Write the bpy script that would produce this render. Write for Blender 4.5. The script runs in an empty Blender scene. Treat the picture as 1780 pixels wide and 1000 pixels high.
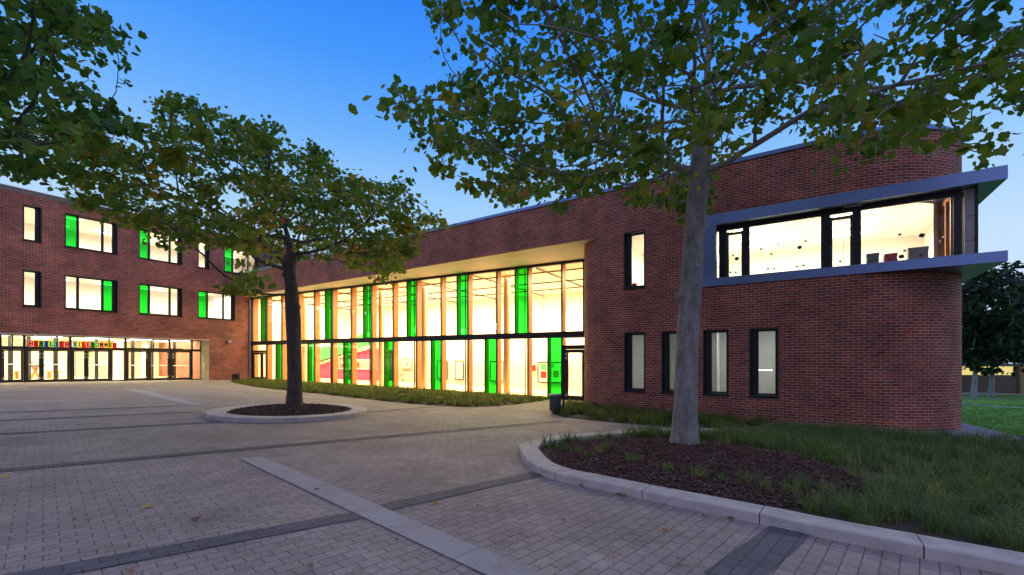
import bpy, bmesh, math, random
import numpy as np
from mathutils import Vector, Matrix, noise

SC = bpy.context.scene
COL = SC.collection
random.seed(7)
RNG = np.random.default_rng(7)
R = math.radians

# ------------------------------------------------------------------ camera
F_PX, U0, V0, CAM_Z = 760.0, 890.0, 622.0, 1.65      # measured on the 1780 x 1000 photograph
cam_d = bpy.data.cameras.new('camera')
cam = bpy.data.objects.new('camera', cam_d)
COL.objects.link(cam)
cam.location = (0, 0, CAM_Z)
cam.rotation_euler = (math.pi / 2, 0, 0)
cam_d.sensor_width = 36
cam_d.lens = 36 * F_PX / 1780
cam_d.shift_y = (V0 - 500) / 1780
cam_d.clip_start = 0.05
cam_d.clip_end = 2000
SC.camera = cam

# ------------------------------------------------------------------ dusk sky
world = bpy.data.worlds.new('World')
SC.world = world
world.use_nodes = True
wn, wl = world.node_tree.nodes, world.node_tree.links
bg = wn['Background']
sky = wn.new('ShaderNodeTexSky')
sky.sky_type = 'NISHITA'
sky.sun_disc = False
sky.sun_elevation = R(8)
sky.sun_rotation = R(25)
sky.ozone_density = 10
sky.dust_density = 0
gain = wn.new('ShaderNodeVectorMath'); gain.operation = 'SCALE'; gain.inputs['Scale'].default_value = 0.16
wl.new(sky.outputs[0], gain.inputs[0])
tc = wn.new('ShaderNodeTexCoord')
sep = wn.new('ShaderNodeSeparateXYZ'); wl.new(tc.outputs['Generated'], sep.inputs[0])


def ramp(nodes, stops):
    r = nodes.new('ShaderNodeValToRGB')
    el = r.color_ramp.elements
    while len(el) < len(stops):
        el.new(0.5)
    for e, (p, c) in zip(el, stops):
        e.position = p
        e.color = (*c, 1)
    return r


front = ramp(wn, [(0.0, (.70, .84, 1.0)), (.2, (.58, .78, 1.0)), (.32, (.37, .65, 1.0)), (.44, (.16, .45, 1.0)),
                  (.54, (.07, .33, 1.0)), (.66, (.024, .22, .96)), (.78, (.22, .33, .84)), (1.0, (.40, .43, .80))])
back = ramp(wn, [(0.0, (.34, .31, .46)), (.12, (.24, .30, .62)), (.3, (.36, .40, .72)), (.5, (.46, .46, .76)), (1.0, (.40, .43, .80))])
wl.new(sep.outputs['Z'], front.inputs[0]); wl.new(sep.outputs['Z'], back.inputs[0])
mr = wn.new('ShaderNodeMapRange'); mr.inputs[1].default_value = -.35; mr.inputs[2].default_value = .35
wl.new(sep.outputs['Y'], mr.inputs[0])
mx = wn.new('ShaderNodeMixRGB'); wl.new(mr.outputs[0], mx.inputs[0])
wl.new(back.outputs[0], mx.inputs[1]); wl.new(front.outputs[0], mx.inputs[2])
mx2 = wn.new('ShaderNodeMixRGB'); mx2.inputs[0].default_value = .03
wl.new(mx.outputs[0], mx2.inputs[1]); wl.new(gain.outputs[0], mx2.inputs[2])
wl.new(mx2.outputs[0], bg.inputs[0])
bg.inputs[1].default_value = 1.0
SC.view_settings.view_transform = 'Standard'
SC.view_settings.look = 'None'
SC.view_settings.exposure = 0
SC.view_settings.gamma = 1
SC.cycles.use_denoising = True
SC.cycles.max_bounces = 8
SC.cycles.diffuse_bounces = 4
SC.cycles.glossy_bounces = 3
SC.cycles.transparent_max_bounces = 16
SC.cycles.caustics_reflective = False
SC.cycles.caustics_refractive = False
SC.cycles.sample_clamp_indirect = 6

# ------------------------------------------------------------------ place geometry
GX, GY = -.0235, -.0158                               # the plaza falls gently away and to the right


def gz(x, y):
    return GX * x + GY * y


def hor(u):
    return V0 - F_PX * GY + (-GX) * (u - U0)


def G(u, v, h=0.0):
    y = F_PX * (CAM_Z - h) / (v - hor(u))
    return ((u - U0) / F_PX * y, y)


class Frame:
    """a facade: ex runs along it, ed goes into the building, off is its distance from the camera post"""
    def __init__(s, ex, ed, off):
        s.ex, s.ed, s.off = Vector(ex).normalized(), Vector(ed).normalized(), off
        s.ang = math.atan2(s.ex.y, s.ex.x)

    def xy(s, a, d):
        p = s.ex * a + s.ed * (s.off + d)
        return p.x, p.y

    def P(s, a, d, z):
        x, y = s.xy(a, d)
        return (x, y, z)

    def a(s, u, d=0.0):
        r = Vector(((u - U0) / F_PX, 1.0))
        return (s.off + d) / r.dot(s.ed) * r.dot(s.ex)

    def zy(s, u, v, d=0.0):
        r = Vector(((u - U0) / F_PX, 1.0))
        return CAM_Z + (V0 - v) * (s.off + d) / r.dot(s.ed) / F_PX

    def g(s, a, d):
        return gz(*s.xy(a, d))


FR = Frame((.8248, -.5655), (.5655, .8248), 16.065)    # brick wing front
FA = Frame((.8714, -.4907), (.4907, .8714), 19.90)     # glass front, set back under the soffit
FL = Frame((.5094, .8605), (-.8605, .5094), 35.16)     # three-storey block


# ------------------------------------------------------------------ mesh helpers
class MB:
    def __init__(s):
        s.v, s.f, s.uv, s.m = [], [], [], []

    def face(s, pts, uvs=None, m=0):
        i = len(s.v)
        s.v += [tuple(p) for p in pts]
        s.f.append(tuple(range(i, i + len(pts))))
        s.uv.append(uvs or [(0, 0)] * len(pts))
        s.m.append(m)

    def box(s, Fr, a0, a1, d0, d1, z0, z1, m=0):
        """box in a facade frame; z0 may be a pair (z at a0, z at a1)"""
        za, zb = z0 if isinstance(z0, tuple) else (z0, z0)
        ya, yb = z1 if isinstance(z1, tuple) else (z1, z1)
        P = Fr.P
        c = [P(a0, d0, za), P(a1, d0, zb), P(a1, d1, zb), P(a0, d1, za), P(a0, d0, ya), P(a1, d0, yb), P(a1, d1, yb), P(a0, d1, ya)]
        for q, uv in (((0, 1, 5, 4), [(a0, za), (a1, zb), (a1, yb), (a0, ya)]), ((1, 2, 6, 5), [(d0, zb), (d1, zb), (d1, yb), (d0, yb)]),
                      ((2, 3, 7, 6), [(a1, zb), (a0, za), (a0, ya), (a1, yb)]), ((3, 0, 4, 7), [(d1, za), (d0, za), (d0, ya), (d1, ya)]),
                      ((4, 5, 6, 7), [(a0, d0), (a1, d0), (a1, d1), (a0, d1)]), ((3, 2, 1, 0), [(a0, d1), (a1, d1), (a1, d0), (a0, d0)])):
            s.face([c[i] for i in q], uv, m)
        return s

    def tube(s, p0, p1, r0, r1=None, n=10, m=0, caps=True):
        r1 = r0 if r1 is None else r1
        p0, p1 = Vector(p0), Vector(p1)
        ax = (p1 - p0).normalized()
        t = ax.orthogonal().normalized(); b = ax.cross(t)
        A = [p0 + (t * math.cos(k * 2 * math.pi / n) + b * math.sin(k * 2 * math.pi / n)) * r0 for k in range(n)]
        B = [p1 + (t * math.cos(k * 2 * math.pi / n) + b * math.sin(k * 2 * math.pi / n)) * r1 for k in range(n)]
        L = (p1 - p0).length
        for k in range(n):
            j = (k + 1) % n
            s.face([A[k], A[j], B[j], B[k]], [(k / n, 0), ((k + 1) / n, 0), ((k + 1) / n, L), (k / n, L)], m)
        if caps:
            s.face(A[::-1], None, m); s.face(B, None, m)
        return s

    def lathe(s, c, prof, n=24, m=0):
        """prof: list of (r, z)"""
        c = Vector(c)
        for (r0, z0), (r1, z1) in zip(prof, prof[1:]):
            for k in range(n):
                t0, t1 = k * 2 * math.pi / n, (k + 1) * 2 * math.pi / n
                q = [c + Vector((r * math.cos(t), r * math.sin(t), z)) for r, t, z in ((r0, t0, z0), (r0, t1, z0), (r1, t1, z1), (r1, t0, z1))]
                if r0 < 1e-6: q = [q[0], q[2], q[3]]
                elif r1 < 1e-6: q = q[:3]
                s.face(q, None, m)
        return s

    def wall(s, Fr, a0, a1, z0, z1, d=0.0, holes=(), m=0, reveal=0.0, rm=None):
        """wall sheet with rectangular openings (a0,a1,z0,z1) and reveals going in"""
        As = sorted({a0, a1, *[x for h in holes for x in h[:2] if a0 < x < a1]})
        Zs = sorted({z0, z1, *[x for h in holes for x in h[2:] if z0 < x < z1]})
        for x0, x1 in zip(As, As[1:]):
            for y0, y1 in zip(Zs, Zs[1:]):
                cx, cy = (x0 + x1) / 2, (y0 + y1) / 2
                if any(h[0] < cx < h[1] and h[2] < cy < h[3] for h in holes): continue
                s.face([Fr.P(x0, d, y0), Fr.P(x1, d, y0), Fr.P(x1, d, y1), Fr.P(x0, d, y1)], [(x0, y0), (x1, y0), (x1, y1), (x0, y1)], m)
        if reveal:
            q = m if rm is None else rm
            for h in holes:
                b0, b1, y0, y1 = h
                e = d + reveal
                s.face([Fr.P(b0, d, y0), Fr.P(b0, d, y1), Fr.P(b0, e, y1), Fr.P(b0, e, y0)], [(d, y0), (d, y1), (e, y1), (e, y0)], q)
                s.face([Fr.P(b1, d, y1), Fr.P(b1, d, y0), Fr.P(b1, e, y0), Fr.P(b1, e, y1)], [(d, y1), (d, y0), (e, y0), (e, y1)], q)
                s.face([Fr.P(b0, d, y1), Fr.P(b1, d, y1), Fr.P(b1, e, y1), Fr.P(b0, e, y1)], [(b0, d), (b1, d), (b1, e), (b0, e)], q)
                s.face([Fr.P(b1, d, y0), Fr.P(b0, d, y0), Fr.P(b0, e, y0), Fr.P(b1, e, y0)], [(b1, d), (b0, d), (b0, e), (b1, e)], q)
        return s

    def strip(s, pts, z0, z1, m=0, s0=0.0):
        """wall along a plan polyline, uv in metres"""
        L = s0
        for p, q in zip(pts, pts[1:]):
            l = math.dist(p, q)
            s.face([(*p, z0), (*q, z0), (*q, z1), (*p, z1)], [(L, z0), (L + l, z0), (L + l, z1), (L, z1)], m)
            L += l
        return s

    def build(s, name, mats, parent=None, smooth=False, weld=False):
        me = bpy.data.meshes.new(name)
        me.from_pydata(s.v, [], s.f)
        uv = me.uv_layers.new(name='UVMap')
        flat = [c for f in s.uv for p in f for c in p]
        uv.data.foreach_set('uv', flat)
        for mt in (mats if isinstance(mats, (list, tuple)) else [mats]):
            me.materials.append(mt)
        me.polygons.foreach_set('material_index', s.m)
        if weld or smooth:
            bm = bmesh.new(); bm.from_mesh(me)
            bmesh.ops.remove_doubles(bm, verts=bm.verts, dist=1e-4)
            bm.to_mesh(me); bm.free()
        if smooth:
            me.polygons.foreach_set('use_smooth', [True] * len(me.polygons))
        return link(name, me, parent)


def link(name, me, parent=None):
    o = bpy.data.objects.new(name, me)
    COL.objects.link(o)
    if parent is not None:
        o.parent = parent
        o.matrix_parent_inverse = parent.matrix_basis.inverted()
    return o


def tag(o, label, cat, group=None, kind=None):
    if label: o['label'] = label
    if cat: o['category'] = cat
    if group: o['group'] = group
    if kind: o['kind'] = kind
    return o


def thing(name, label, cat, loc=(0, 0, 0), group=None):
    return tag(link(name, None), label, cat, group) if loc == (0, 0, 0) else _thing(name, label, cat, loc, group)


def _thing(name, label, cat, loc, group):
    o = link(name, None); o.location = loc
    return tag(o, label, cat, group)


def structure(o):
    o['kind'] = 'structure'
    return o


def np_mesh(name, verts, k, mat, attr=None, smooth=False):
    """verts (n, k, 3): n faces of k corners"""
    n = len(verts)
    me = bpy.data.meshes.new(name)
    me.vertices.add(n * k); me.vertices.foreach_set('co', np.ascontiguousarray(verts, dtype=np.float32).ravel())
    me.loops.add(n * k); me.loops.foreach_set('vertex_index', np.arange(n * k, dtype=np.int32))
    me.polygons.add(n)
    me.polygons.foreach_set('loop_start', np.arange(0, n * k, k, dtype=np.int32))
    me.polygons.foreach_set('loop_total', np.full(n, k, dtype=np.int32))
    if attr is not None:
        at = me.attributes.new('rnd', 'FLOAT', 'POINT')
        at.data.foreach_set('value', np.repeat(attr, k).astype(np.float32) if attr.ndim == 1 else attr.astype(np.float32).ravel())
    me.update(calc_edges=True)
    me.materials.append(mat)
    return me


# ------------------------------------------------------------------ materials
def new_mat(name):
    m = bpy.data.materials.new(name)
    m.use_nodes = True
    n, l = m.node_tree.nodes, m.node_tree.links
    return m, n, l, n['Principled BSDF']


def mat(name, c, rough=.6, metal=0.0, var=.12, scale=6.0, bump=0.0, bscale=40.0, emit=None, es=1.0, coord='Object'):
    m, n, l, b = new_mat(name)
    b.inputs['Roughness'].default_value = rough
    b.inputs['Metallic'].default_value = metal
    t = n.new('ShaderNodeTexCoord')
    nz = n.new('ShaderNodeTexNoise'); nz.inputs['Scale'].default_value = scale; nz.inputs['Detail'].default_value = 4
    l.new(t.outputs[coord], nz.inputs['Vector'])
    r = ramp(n, [(.3, tuple(x * (1 - var) for x in c)), (.7, tuple(min(1, x * (1 + var)) for x in c))])
    l.new(nz.outputs['Fac'], r.inputs[0]); l.new(r.outputs[0], b.inputs['Base Color'])
    if bump:
        nb = n.new('ShaderNodeTexNoise'); nb.inputs['Scale'].default_value = bscale; nb.inputs['Detail'].default_value = 3
        l.new(t.outputs[coord], nb.inputs['Vector'])
        bp = n.new('ShaderNodeBump'); bp.inputs['Strength'].default_value = bump; bp.inputs['Distance'].default_value = .01
        l.new(nb.outputs['Fac'], bp.inputs['Height']); l.new(bp.outputs[0], b.inputs['Normal'])
    if emit:
        b.inputs['Emission Color'].default_value = (*emit, 1)
        b.inputs['Emission Strength'].default_value = es
    return m


def brick_mat(name, c1, c2, mortar, bw=.25, rh=.0833, ms=.0065, offset=.5, coord='UV', rot=0.0, rough=.8, bump=.35, tilevar=.35, dirt=.25, squash=1.0, sqf=2):
    m, n, l, b = new_mat(name)
    b.inputs['Roughness'].default_value = rough
    if coord == 'UV':
        t = n.new('ShaderNodeTexCoord'); src = t.outputs['UV']
    else:
        t = n.new('ShaderNodeNewGeometry'); src = t.outputs['Position']
    mp = n.new('ShaderNodeMapping'); mp.inputs['Rotation'].default_value = (0, 0, rot)
    l.new(src, mp.inputs['Vector'])
    bt = n.new('ShaderNodeTexBrick')
    bt.offset = offset; bt.squash = squash; bt.squash_frequency = sqf
    bt.inputs['Scale'].default_value = 1
    bt.inputs['Mortar Size'].default_value = ms
    bt.inputs['Mortar Smooth'].default_value = .15
    bt.inputs['Bias'].default_value = 0
    bt.inputs['Brick Width'].default_value = bw
    bt.inputs['Row Height'].default_value = rh
    bt.inputs['Color1'].default_value = (*c1, 1)
    bt.inputs['Color2'].default_value = (*c2, 1)
    bt.inputs['Mortar'].default_value = (*mortar, 1)
    l.new(mp.outputs[0], bt.inputs['Vector'])
    nz = n.new('ShaderNodeTexNoise'); nz.inputs['Scale'].default_value = .7; nz.inputs['Detail'].default_value = 6; nz.inputs['Roughness'].default_value = .7
    l.new(mp.outputs[0], nz.inputs['Vector'])
    nz2 = n.new('ShaderNodeTexNoise'); nz2.inputs['Scale'].default_value = 45; nz2.inputs['Detail'].default_value = 3
    l.new(mp.outputs[0], nz2.inputs['Vector'])
    r1 = ramp(n, [(.3, (1 - dirt,) * 3), (.7, (1 + dirt * .4,) * 3)]); l.new(nz.outputs['Fac'], r1.inputs[0])
    r2 = ramp(n, [(.3, (.8,) * 3), (.7, (1.15,) * 3)]); l.new(nz2.outputs['Fac'], r2.inputs[0])
    k1 = n.new('ShaderNodeMixRGB'); k1.blend_type = 'MULTIPLY'; k1.inputs[0].default_value = 1
    l.new(bt.outputs['Color'], k1.inputs[1]); l.new(r1.outputs[0], k1.inputs[2])
    n3 = n.new('ShaderNodeTexNoise'); n3.inputs['Scale'].default_value = 2.3; n3.inputs['Detail'].default_value = 7; n3.inputs['Roughness'].default_value = .65; n3.inputs['Distortion'].default_value = .6
    l.new(mp.outputs[0], n3.inputs['Vector'])
    r3 = ramp(n, [(.52, (1, 1, 1)), (.66, (.84, .82, .80))]); l.new(n3.outputs['Fac'], r3.inputs[0])
    k3 = n.new('ShaderNodeMixRGB'); k3.blend_type = 'MULTIPLY'; k3.inputs[0].default_value = 1
    l.new(k1.outputs[0], k3.inputs[1]); l.new(r3.outputs[0], k3.inputs[2])
    k2 = n.new('ShaderNodeMixRGB'); k2.blend_type = 'MULTIPLY'; k2.inputs[0].default_value = 1
    l.new(k3.outputs[0], k2.inputs[1]); l.new(r2.outputs[0], k2.inputs[2])
    l.new(k2.outputs[0], b.inputs['Base Color'])
    inv = n.new('ShaderNodeMath'); inv.operation = 'SUBTRACT'; inv.inputs[0].default_value = 1
    l.new(bt.outputs['Fac'], inv.inputs[1])
    ad = n.new('ShaderNodeMath'); ad.operation = 'MULTIPLY_ADD'; ad.inputs[1].default_value = .25
    l.new(nz2.outputs['Fac'], ad.inputs[0]); l.new(inv.outputs[0], ad.inputs[2])
    bp = n.new('ShaderNodeBump'); bp.inputs['Strength'].default_value = bump; bp.inputs['Distance'].default_value = .008
    l.new(ad.outputs[0], bp.inputs['Height']); l.new(bp.outputs[0], b.inputs['Normal'])
    return m


def glass_mat(name, tint, refl=1.0):
    m, n, l, b = new_mat(name)
    n.remove(b)
    out = n['Material Output']
    tr = n.new('ShaderNodeBsdfTransparent'); tr.inputs[0].default_value = (*tint, 1)
    gl = n.new('ShaderNodeBsdfGlossy'); gl.inputs['Roughness'].default_value = .01; gl.inputs[0].default_value = (.9, .95, 1, 1)
    fr = n.new('ShaderNodeFresnel'); fr.inputs[0].default_value = 1.5
    nz = n.new('ShaderNodeTexNoise'); nz.inputs['Scale'].default_value = .8
    bp = n.new('ShaderNodeBump'); bp.inputs['Strength'].default_value = .02
    l.new(nz.outputs['Fac'], bp.inputs['Height']); l.new(bp.outputs[0], gl.inputs['Normal'])
    k = n.new('ShaderNodeMath'); k.operation = 'MULTIPLY'; k.inputs[1].default_value = refl; k.use_clamp = True
    l.new(fr.outputs[0], k.inputs[0])
    mx = n.new('ShaderNodeMixShader'); l.new(k.outputs[0], mx.inputs[0]); l.new(tr.outputs[0], mx.inputs[1]); l.new(gl.outputs[0], mx.inputs[2])
    l.new(mx.outputs[0], out.inputs[0])
    return m


def leaf_mat(name, stops, trans=.35, rough=.5):
    m, n, l, b = new_mat(name)
    at = n.new('ShaderNodeAttribute'); at.attribute_name = 'rnd'
    r = ramp(n, stops); l.new(at.outputs['Fac'], r.inputs[0])
    l.new(r.outputs[0], b.inputs['Base Color'])
    b.inputs['Roughness'].default_value = rough
    tl = n.new('ShaderNodeBsdfTranslucent'); l.new(r.outputs[0], tl.inputs[0])
    mx = n.new('ShaderNodeMixShader'); mx.inputs[0].default_value = trans
    l.new(b.outputs[0], mx.inputs[1]); l.new(tl.outputs[0], mx.inputs[2]); l.new(mx.outputs[0], n['Material Output'].inputs[0])
    return m


BRICK = brick_mat('red brick', (.56, .112, .042), (.27, .058, .028), (.60, .52, .46), ms=.0078, dirt=.5)
BRICK_PALE = brick_mat('pale brick', (.45, .38, .26), (.38, .31, .2), (.4, .38, .33))
PAVE = brick_mat('grey concrete pavers', (.44, .36, .295), (.36, .295, .245), (.115, .10, .09), bw=.205, rh=.125, ms=.0045, coord='pos', rot=-R(47), bump=.5, dirt=.34, rough=.75)
PAVE_DARK = brick_mat('anthracite pavers', (.165, .15, .155), (.125, .115, .125), (.045, .042, .042), bw=.205, rh=.125, ms=.0045, coord='pos', rot=-R(47), bump=.5, dirt=.25, rough=.75)
SLAB = brick_mat('light stone slabs', (.44, .41, .39), (.40, .37, .35), (.12, .11, .1), bw=.8, rh=3.0, ms=.004, coord='UV', bump=.3, dirt=.2, rough=.7)
APRON = mat('concrete apron', (.30, .30, .31), .8, var=.2, scale=3, bump=.3)
KERB = mat('pale sawn stone', (.56, .50, .43), .75, var=.16, scale=5, bump=.35, bscale=30)
SOIL = mat('dark soil', (.075, .058, .034), .95, var=.4, scale=9, bump=.8, bscale=25)
LAWN = mat('lawn turf', (.12, .34, .02), .9, var=.35, scale=1.2, bump=.8, bscale=60)
MEADOW = mat('grassy ground', (.04, .06, .02), .95, var=.4, scale=3, bump=.8, bscale=30)
PATH = mat('path gravel', (.36, .34, .32), .9, var=.15, scale=8)
DARK = mat('dark anodised metal', (.03, .027, .025), .42, .3, var=.1)
STEEL = mat('brushed steel', (.6, .6, .6), .3, 1.0, var=.05)
ALU = mat('pale aluminium sheet', (.24, .32, .52), .30, .9, var=.03, scale=2)
ZINC = mat('zinc coping', (.20, .32, .58), .35, .85, var=.06)
WHITE = mat('white plaster', (.82, .80, .75), .8, var=.02)
CREAM = mat('cream plaster', (.82, .80, .74), .8, var=.03)
GREYWALL = mat('grey inside wall', (.42, .42, .38), .8, var=.06)
FLOORI = mat('pale linoleum floor', (.66, .54, .36), .45, var=.06, scale=2)
SOFFIT = mat('soffit board', (.72, .66, .54), .7, var=.04, scale=1.5)
WOOD = mat('larch timber', (.52, .20, .038), .5, var=.14, scale=3)
COLUMN = mat('plastered column', (.66, .50, .30), .7, var=.05)
PINK = mat('pink painted panel', (.62, .07, .22), .6, var=.05)
GREENP = mat('green painted panel', (.08, .55, .16), .6, var=.05)
RED = mat('red lacquer', (.55, .03, .02), .5, var=.08)
GREYBOX = mat('slate grey card', (.10, .11, .16), .7, var=.08)
BEIGEBOX = mat('grey beige card', (.36, .33, .30), .7, var=.12)
STICKER = mat('dark paper', (.045, .045, .03), .8, var=.3)
MARK = mat('white vinyl mark', (.85, .85, .85), .6, var=.02)
ROOF = mat('roof gravel', (.2, .2, .2), .9)
PIPE = mat('blue steel downpipe', (.05, .14, .45), .4, .3)
GLASS = glass_mat('clear glass', (.93, .96, .94))
GLASS_DIM = glass_mat('reflective glass', (.72, .75, .72), 1.3)
GREEN = glass_mat('green glass', (.012, .62, .035), .7)
LAMP_W = mat('lit warm lamp', (.9, .85, .7), .5, emit=(1, .86, .58), es=9)
LAMP_C = mat('lit tube lamp', (.9, .9, .85), .5, emit=(1, .95, .82), es=5)
WARM, CREAMY = (1.0, .75, .41), (1.0, .985, .90)


def area_lamp(name, parent, loc, sx, sy, power, color, ang=0.0):
    ld = bpy.data.lights.new(name, 'AREA')
    ld.shape = 'RECTANGLE'; ld.size = sx; ld.size_y = sy; ld.energy = power; ld.color = color
    o = link(name, ld, parent)
    o.location = Vector(loc) if parent is None else parent.matrix_basis.inverted() @ Vector(loc)
    o.matrix_parent_inverse = Matrix.Identity(4)
    o.rotation_euler = (0, 0, ang)
    return o


# ------------------------------------------------------------------ ground
def flat_poly(name, pts, h, m, uvf=None):
    bm = bmesh.new()
    vs = [bm.verts.new((x, y, gz(x, y) + h)) for x, y in pts]
    f = bm.faces.new(vs)
    if f.normal.z < 0: f.normal_flip()
    uv = bm.loops.layers.uv.new('UVMap')
    for lp in f.loops:
        lp[uv].uv = uvf(lp.vert.co) if uvf else (lp.vert.co.x, lp.vert.co.y)
    bmesh.ops.triangulate(bm, faces=[f])
    me = bpy.data.meshes.new(name); bm.to_mesh(me); bm.free()
    me.materials.append(m)
    return link(name, me)


def catmull(pts, n=8):
    P = [pts[0]] + list(pts) + [pts[-1]]
    out = []
    for i in range(1, len(P) - 2):
        p0, p1, p2, p3 = (np.array(p, float) for p in P[i - 1:i + 3])
        for k in range(n):
            t = k / n
            out.append(tuple(.5 * ((2 * p1) + (-p0 + p2) * t + (2 * p0 - 5 * p1 + 4 * p2 - p3) * t * t + (-p0 + 3 * p1 - 3 * p2 + p3) * t ** 3)))
    out.append(tuple(pts[-1]))
    return out


structure(flat_poly('ground', [(-220, -60), (220, -60), (220, 220), (-220, 220)], -.03, MEADOW))
KP = [(14, -1.6), (10, .55), (7, 1.95), (4.9, 3.15)] + [G(u, v, .11) for u, v in ((1480, 925), (1330.4, 894.5), (1158.7, 860.5), (1022.8, 833), (965, 821), (924, 804.5), (904.5, 782), (906, 772), (948, 760), (1016, 752.5), (1165, 744.5), (1296, 746))]
KP = catmull(KP, 10)
pav_pts = [(-70, -25), (20, -25), (20, -5)] + KP + [(6.4, 13.5), (2, 20.5), (-20.3, 34.3), (-22.5, 32.5), (-60, 2.0), (-70, 0)]
structure(flat_poly('paving', [(-70, -25), (20, -25), (20, -5)] + KP + [(6.8, 12.5), (6.5, 14.5), (4.2, 20.4), (-20.4, 34.3), (-70, 60)], -.006, PAVE))
# dark paver bands run towards the three-storey block
BD = Vector((math.cos(R(47)), math.sin(R(47)))); BN = Vector((-BD.y, BD.x))


def band(uv0, uv1, w):
    p, q = Vector(G(*uv0)), Vector(G(*uv1))
    t = (q - p).normalized(); s = Vector((-t.y, t.x)) * w / 2
    return structure(flat_poly('paver_band', [tuple(p - s), tuple(q - s), tuple(q + s), tuple(p + s)], .002, PAVE_DARK))


band((-60, 1022), (634, 893), .25)
band((668, 882), (936, 823), .25)
band((-40, 821), (976, 732), .26)
band((-40, 757), (384, 733), .24)
band((-40, 733), (350, 715.5), .2)
band((-40, 719), (300, 706), .2)
band((632, 717), (860, 699), .2)
band((1262, 1010), (1376, 919), .36)
SD = []
for e in (((416, 798), (844, 1000)), ((456, 794), (936, 996))):
    SD.append([Vector(G(*e[0])), Vector(G(*e[1]))])
p0, p1 = SD[0]; q0, q1 = SD[1]
ext0, ext1 = (p1 - p0) * .8, (q1 - q0) * .8
sp = [tuple(p0), tuple(p1 + ext0), tuple(q1 + ext1), tuple(q0)]
tdir = (p1 - p0).normalized()
structure(flat_poly('stone_strip', sp, .006, SLAB, lambda c: (Vector((c.x, c.y)).dot(tdir), Vector((c.x, c.y)).dot(Vector((-tdir.y, tdir.x))))))
a_, b_ = Vector(G(222, 676)), Vector(G(346, 705))
s_ = Vector((-(b_ - a_).y, (b_ - a_).x)).normalized() * .25
structure(flat_poly('stone_strip', [tuple(a_ - s_), tuple(b_ - s_), tuple(b_ + s_), tuple(a_ + s_)], .006, SLAB))

# planting beds (soil sheets), lawn, paths, apron
def inner(path, w):
    out = []
    for i, p in enumerate(path):
        a, b = Vector(path[max(0, i - 1)]), Vector(path[min(len(path) - 1, i + 1)])
        t = (b - a).normalized()
        out.append((p[0] + t.y * w, p[1] - t.x * w))
    return out


KW = .36
KI = inner(KP, KW)
bed_poly = inner(KP, KW - .1) + [(6.6, 12.6), (8.0, 12.9), (11.0, 11.2), (13.6, 11.0), (20, 9.0), (22, -6)]
structure(flat_poly('grass_bed_soil', bed_poly, .035, SOIL))
rb_edge = [G(u, v) for u, v in ((962, 719), (975, 724), (1000, 727), (1050, 732), (1100, 737), (1165, 742.5), (1230, 744))]
rb_poly = rb_edge + [(6.6, 12.45), (7.9, 13.2), (4.2, 16.6), FR.xy(-8.2, .6), FR.xy(-8.5, 1.0)]
structure(flat_poly('wall_foot_bed', rb_poly, .012, SOIL))
ab_edge = [G(u, v) for u, v in ((404, 664.5), (440, 672), (500, 679), (570, 686), (640, 694), (700, 700), (760, 705), (800, 707), (850, 706.5), (900, 702.5), (940, 697.5), (958, 693.5))]
ab_edge = catmull(ab_edge, 4)
ab_poly = ab_edge + [FA.xy(FA.a(958, .0), -.02), FA.xy(-34.0, -.02)]
structure(flat_poly('glass_front_bed', ab_poly, .015, SOIL))
lawn = [(13.7, 12.6), (15.5, 11.2), (22, 8), (60, 2), (90, 60), (40, 70), (18, 40)]
structure(flat_poly('lawn', lawn, -.012, LAWN))


def path_strip(pts, w):
    mbs = []
    P = catmull([G(*p) for p in pts], 4)
    Q = inner(P, w)
    return structure(flat_poly('path', P + Q[::-1], .0, PATH))


path_strip([(1600, 698.5), (1680, 702), (1780, 709), (1900, 719)], .9)
path_strip([(1600, 689), (1680, 691.5), (1780, 696), (1900, 702)], .9)
path_strip([(1600, 682), (1700, 683), (1780, 685), (1900, 688)], 3.0)
structure(flat_poly('wall_foot_apron', [FR.xy(-.6, -.12), FR.xy(3.9, -.22), FR.xy(4.62, .4), FR.xy(4.2, 4.5), FR.xy(0, 4)], .05, APRON))

# ------------------------------------------------------------------ kerbs
def sweep_kerb(mb, path, i0, i1, w, h, gap=.006):
    """one stone between path indices i0..i1, top chamfered"""
    prof = [(0, -.12), (0, h - .012), (.012, h), (w - .012, h), (w, h - .012), (w, -.12)]
    rings = []
    for i in range(i0, i1 + 1):
        a, b = Vector(path[max(0, i - 1)]), Vector(path[min(len(path) - 1, i + 1)])
        t = (b - a).normalized(); p = Vector(path[i])
        if i == i0: p = p + t * gap
        if i == i1: p = p - t * gap
        n = Vector((t.y, -t.x))
        rings.append([(p.x + n.x * k, p.y + n.y * k, gz(p.x + n.x * k, p.y + n.y * k) + z) for k, z in prof])
    for A, B in zip(rings, rings[1:]):
        for j in range(len(prof) - 1):
            mb.face([A[j], A[j + 1], B[j + 1], B[j]])
    mb.face(rings[0]); mb.face(rings[-1][::-1])


def resample(path, step):
    out, acc = [path[0]], 0.0
    for p, q in zip(path, path[1:]):
        l = math.dist(p, q)
        while acc + l >= step:
            t = (step - acc) / l
            p = (p[0] + (q[0] - p[0]) * t, p[1] + (q[1] - p[1]) * t)
            out.append(p); l = math.dist(p, q); acc = 0.0
        acc += l
    return out


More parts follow.
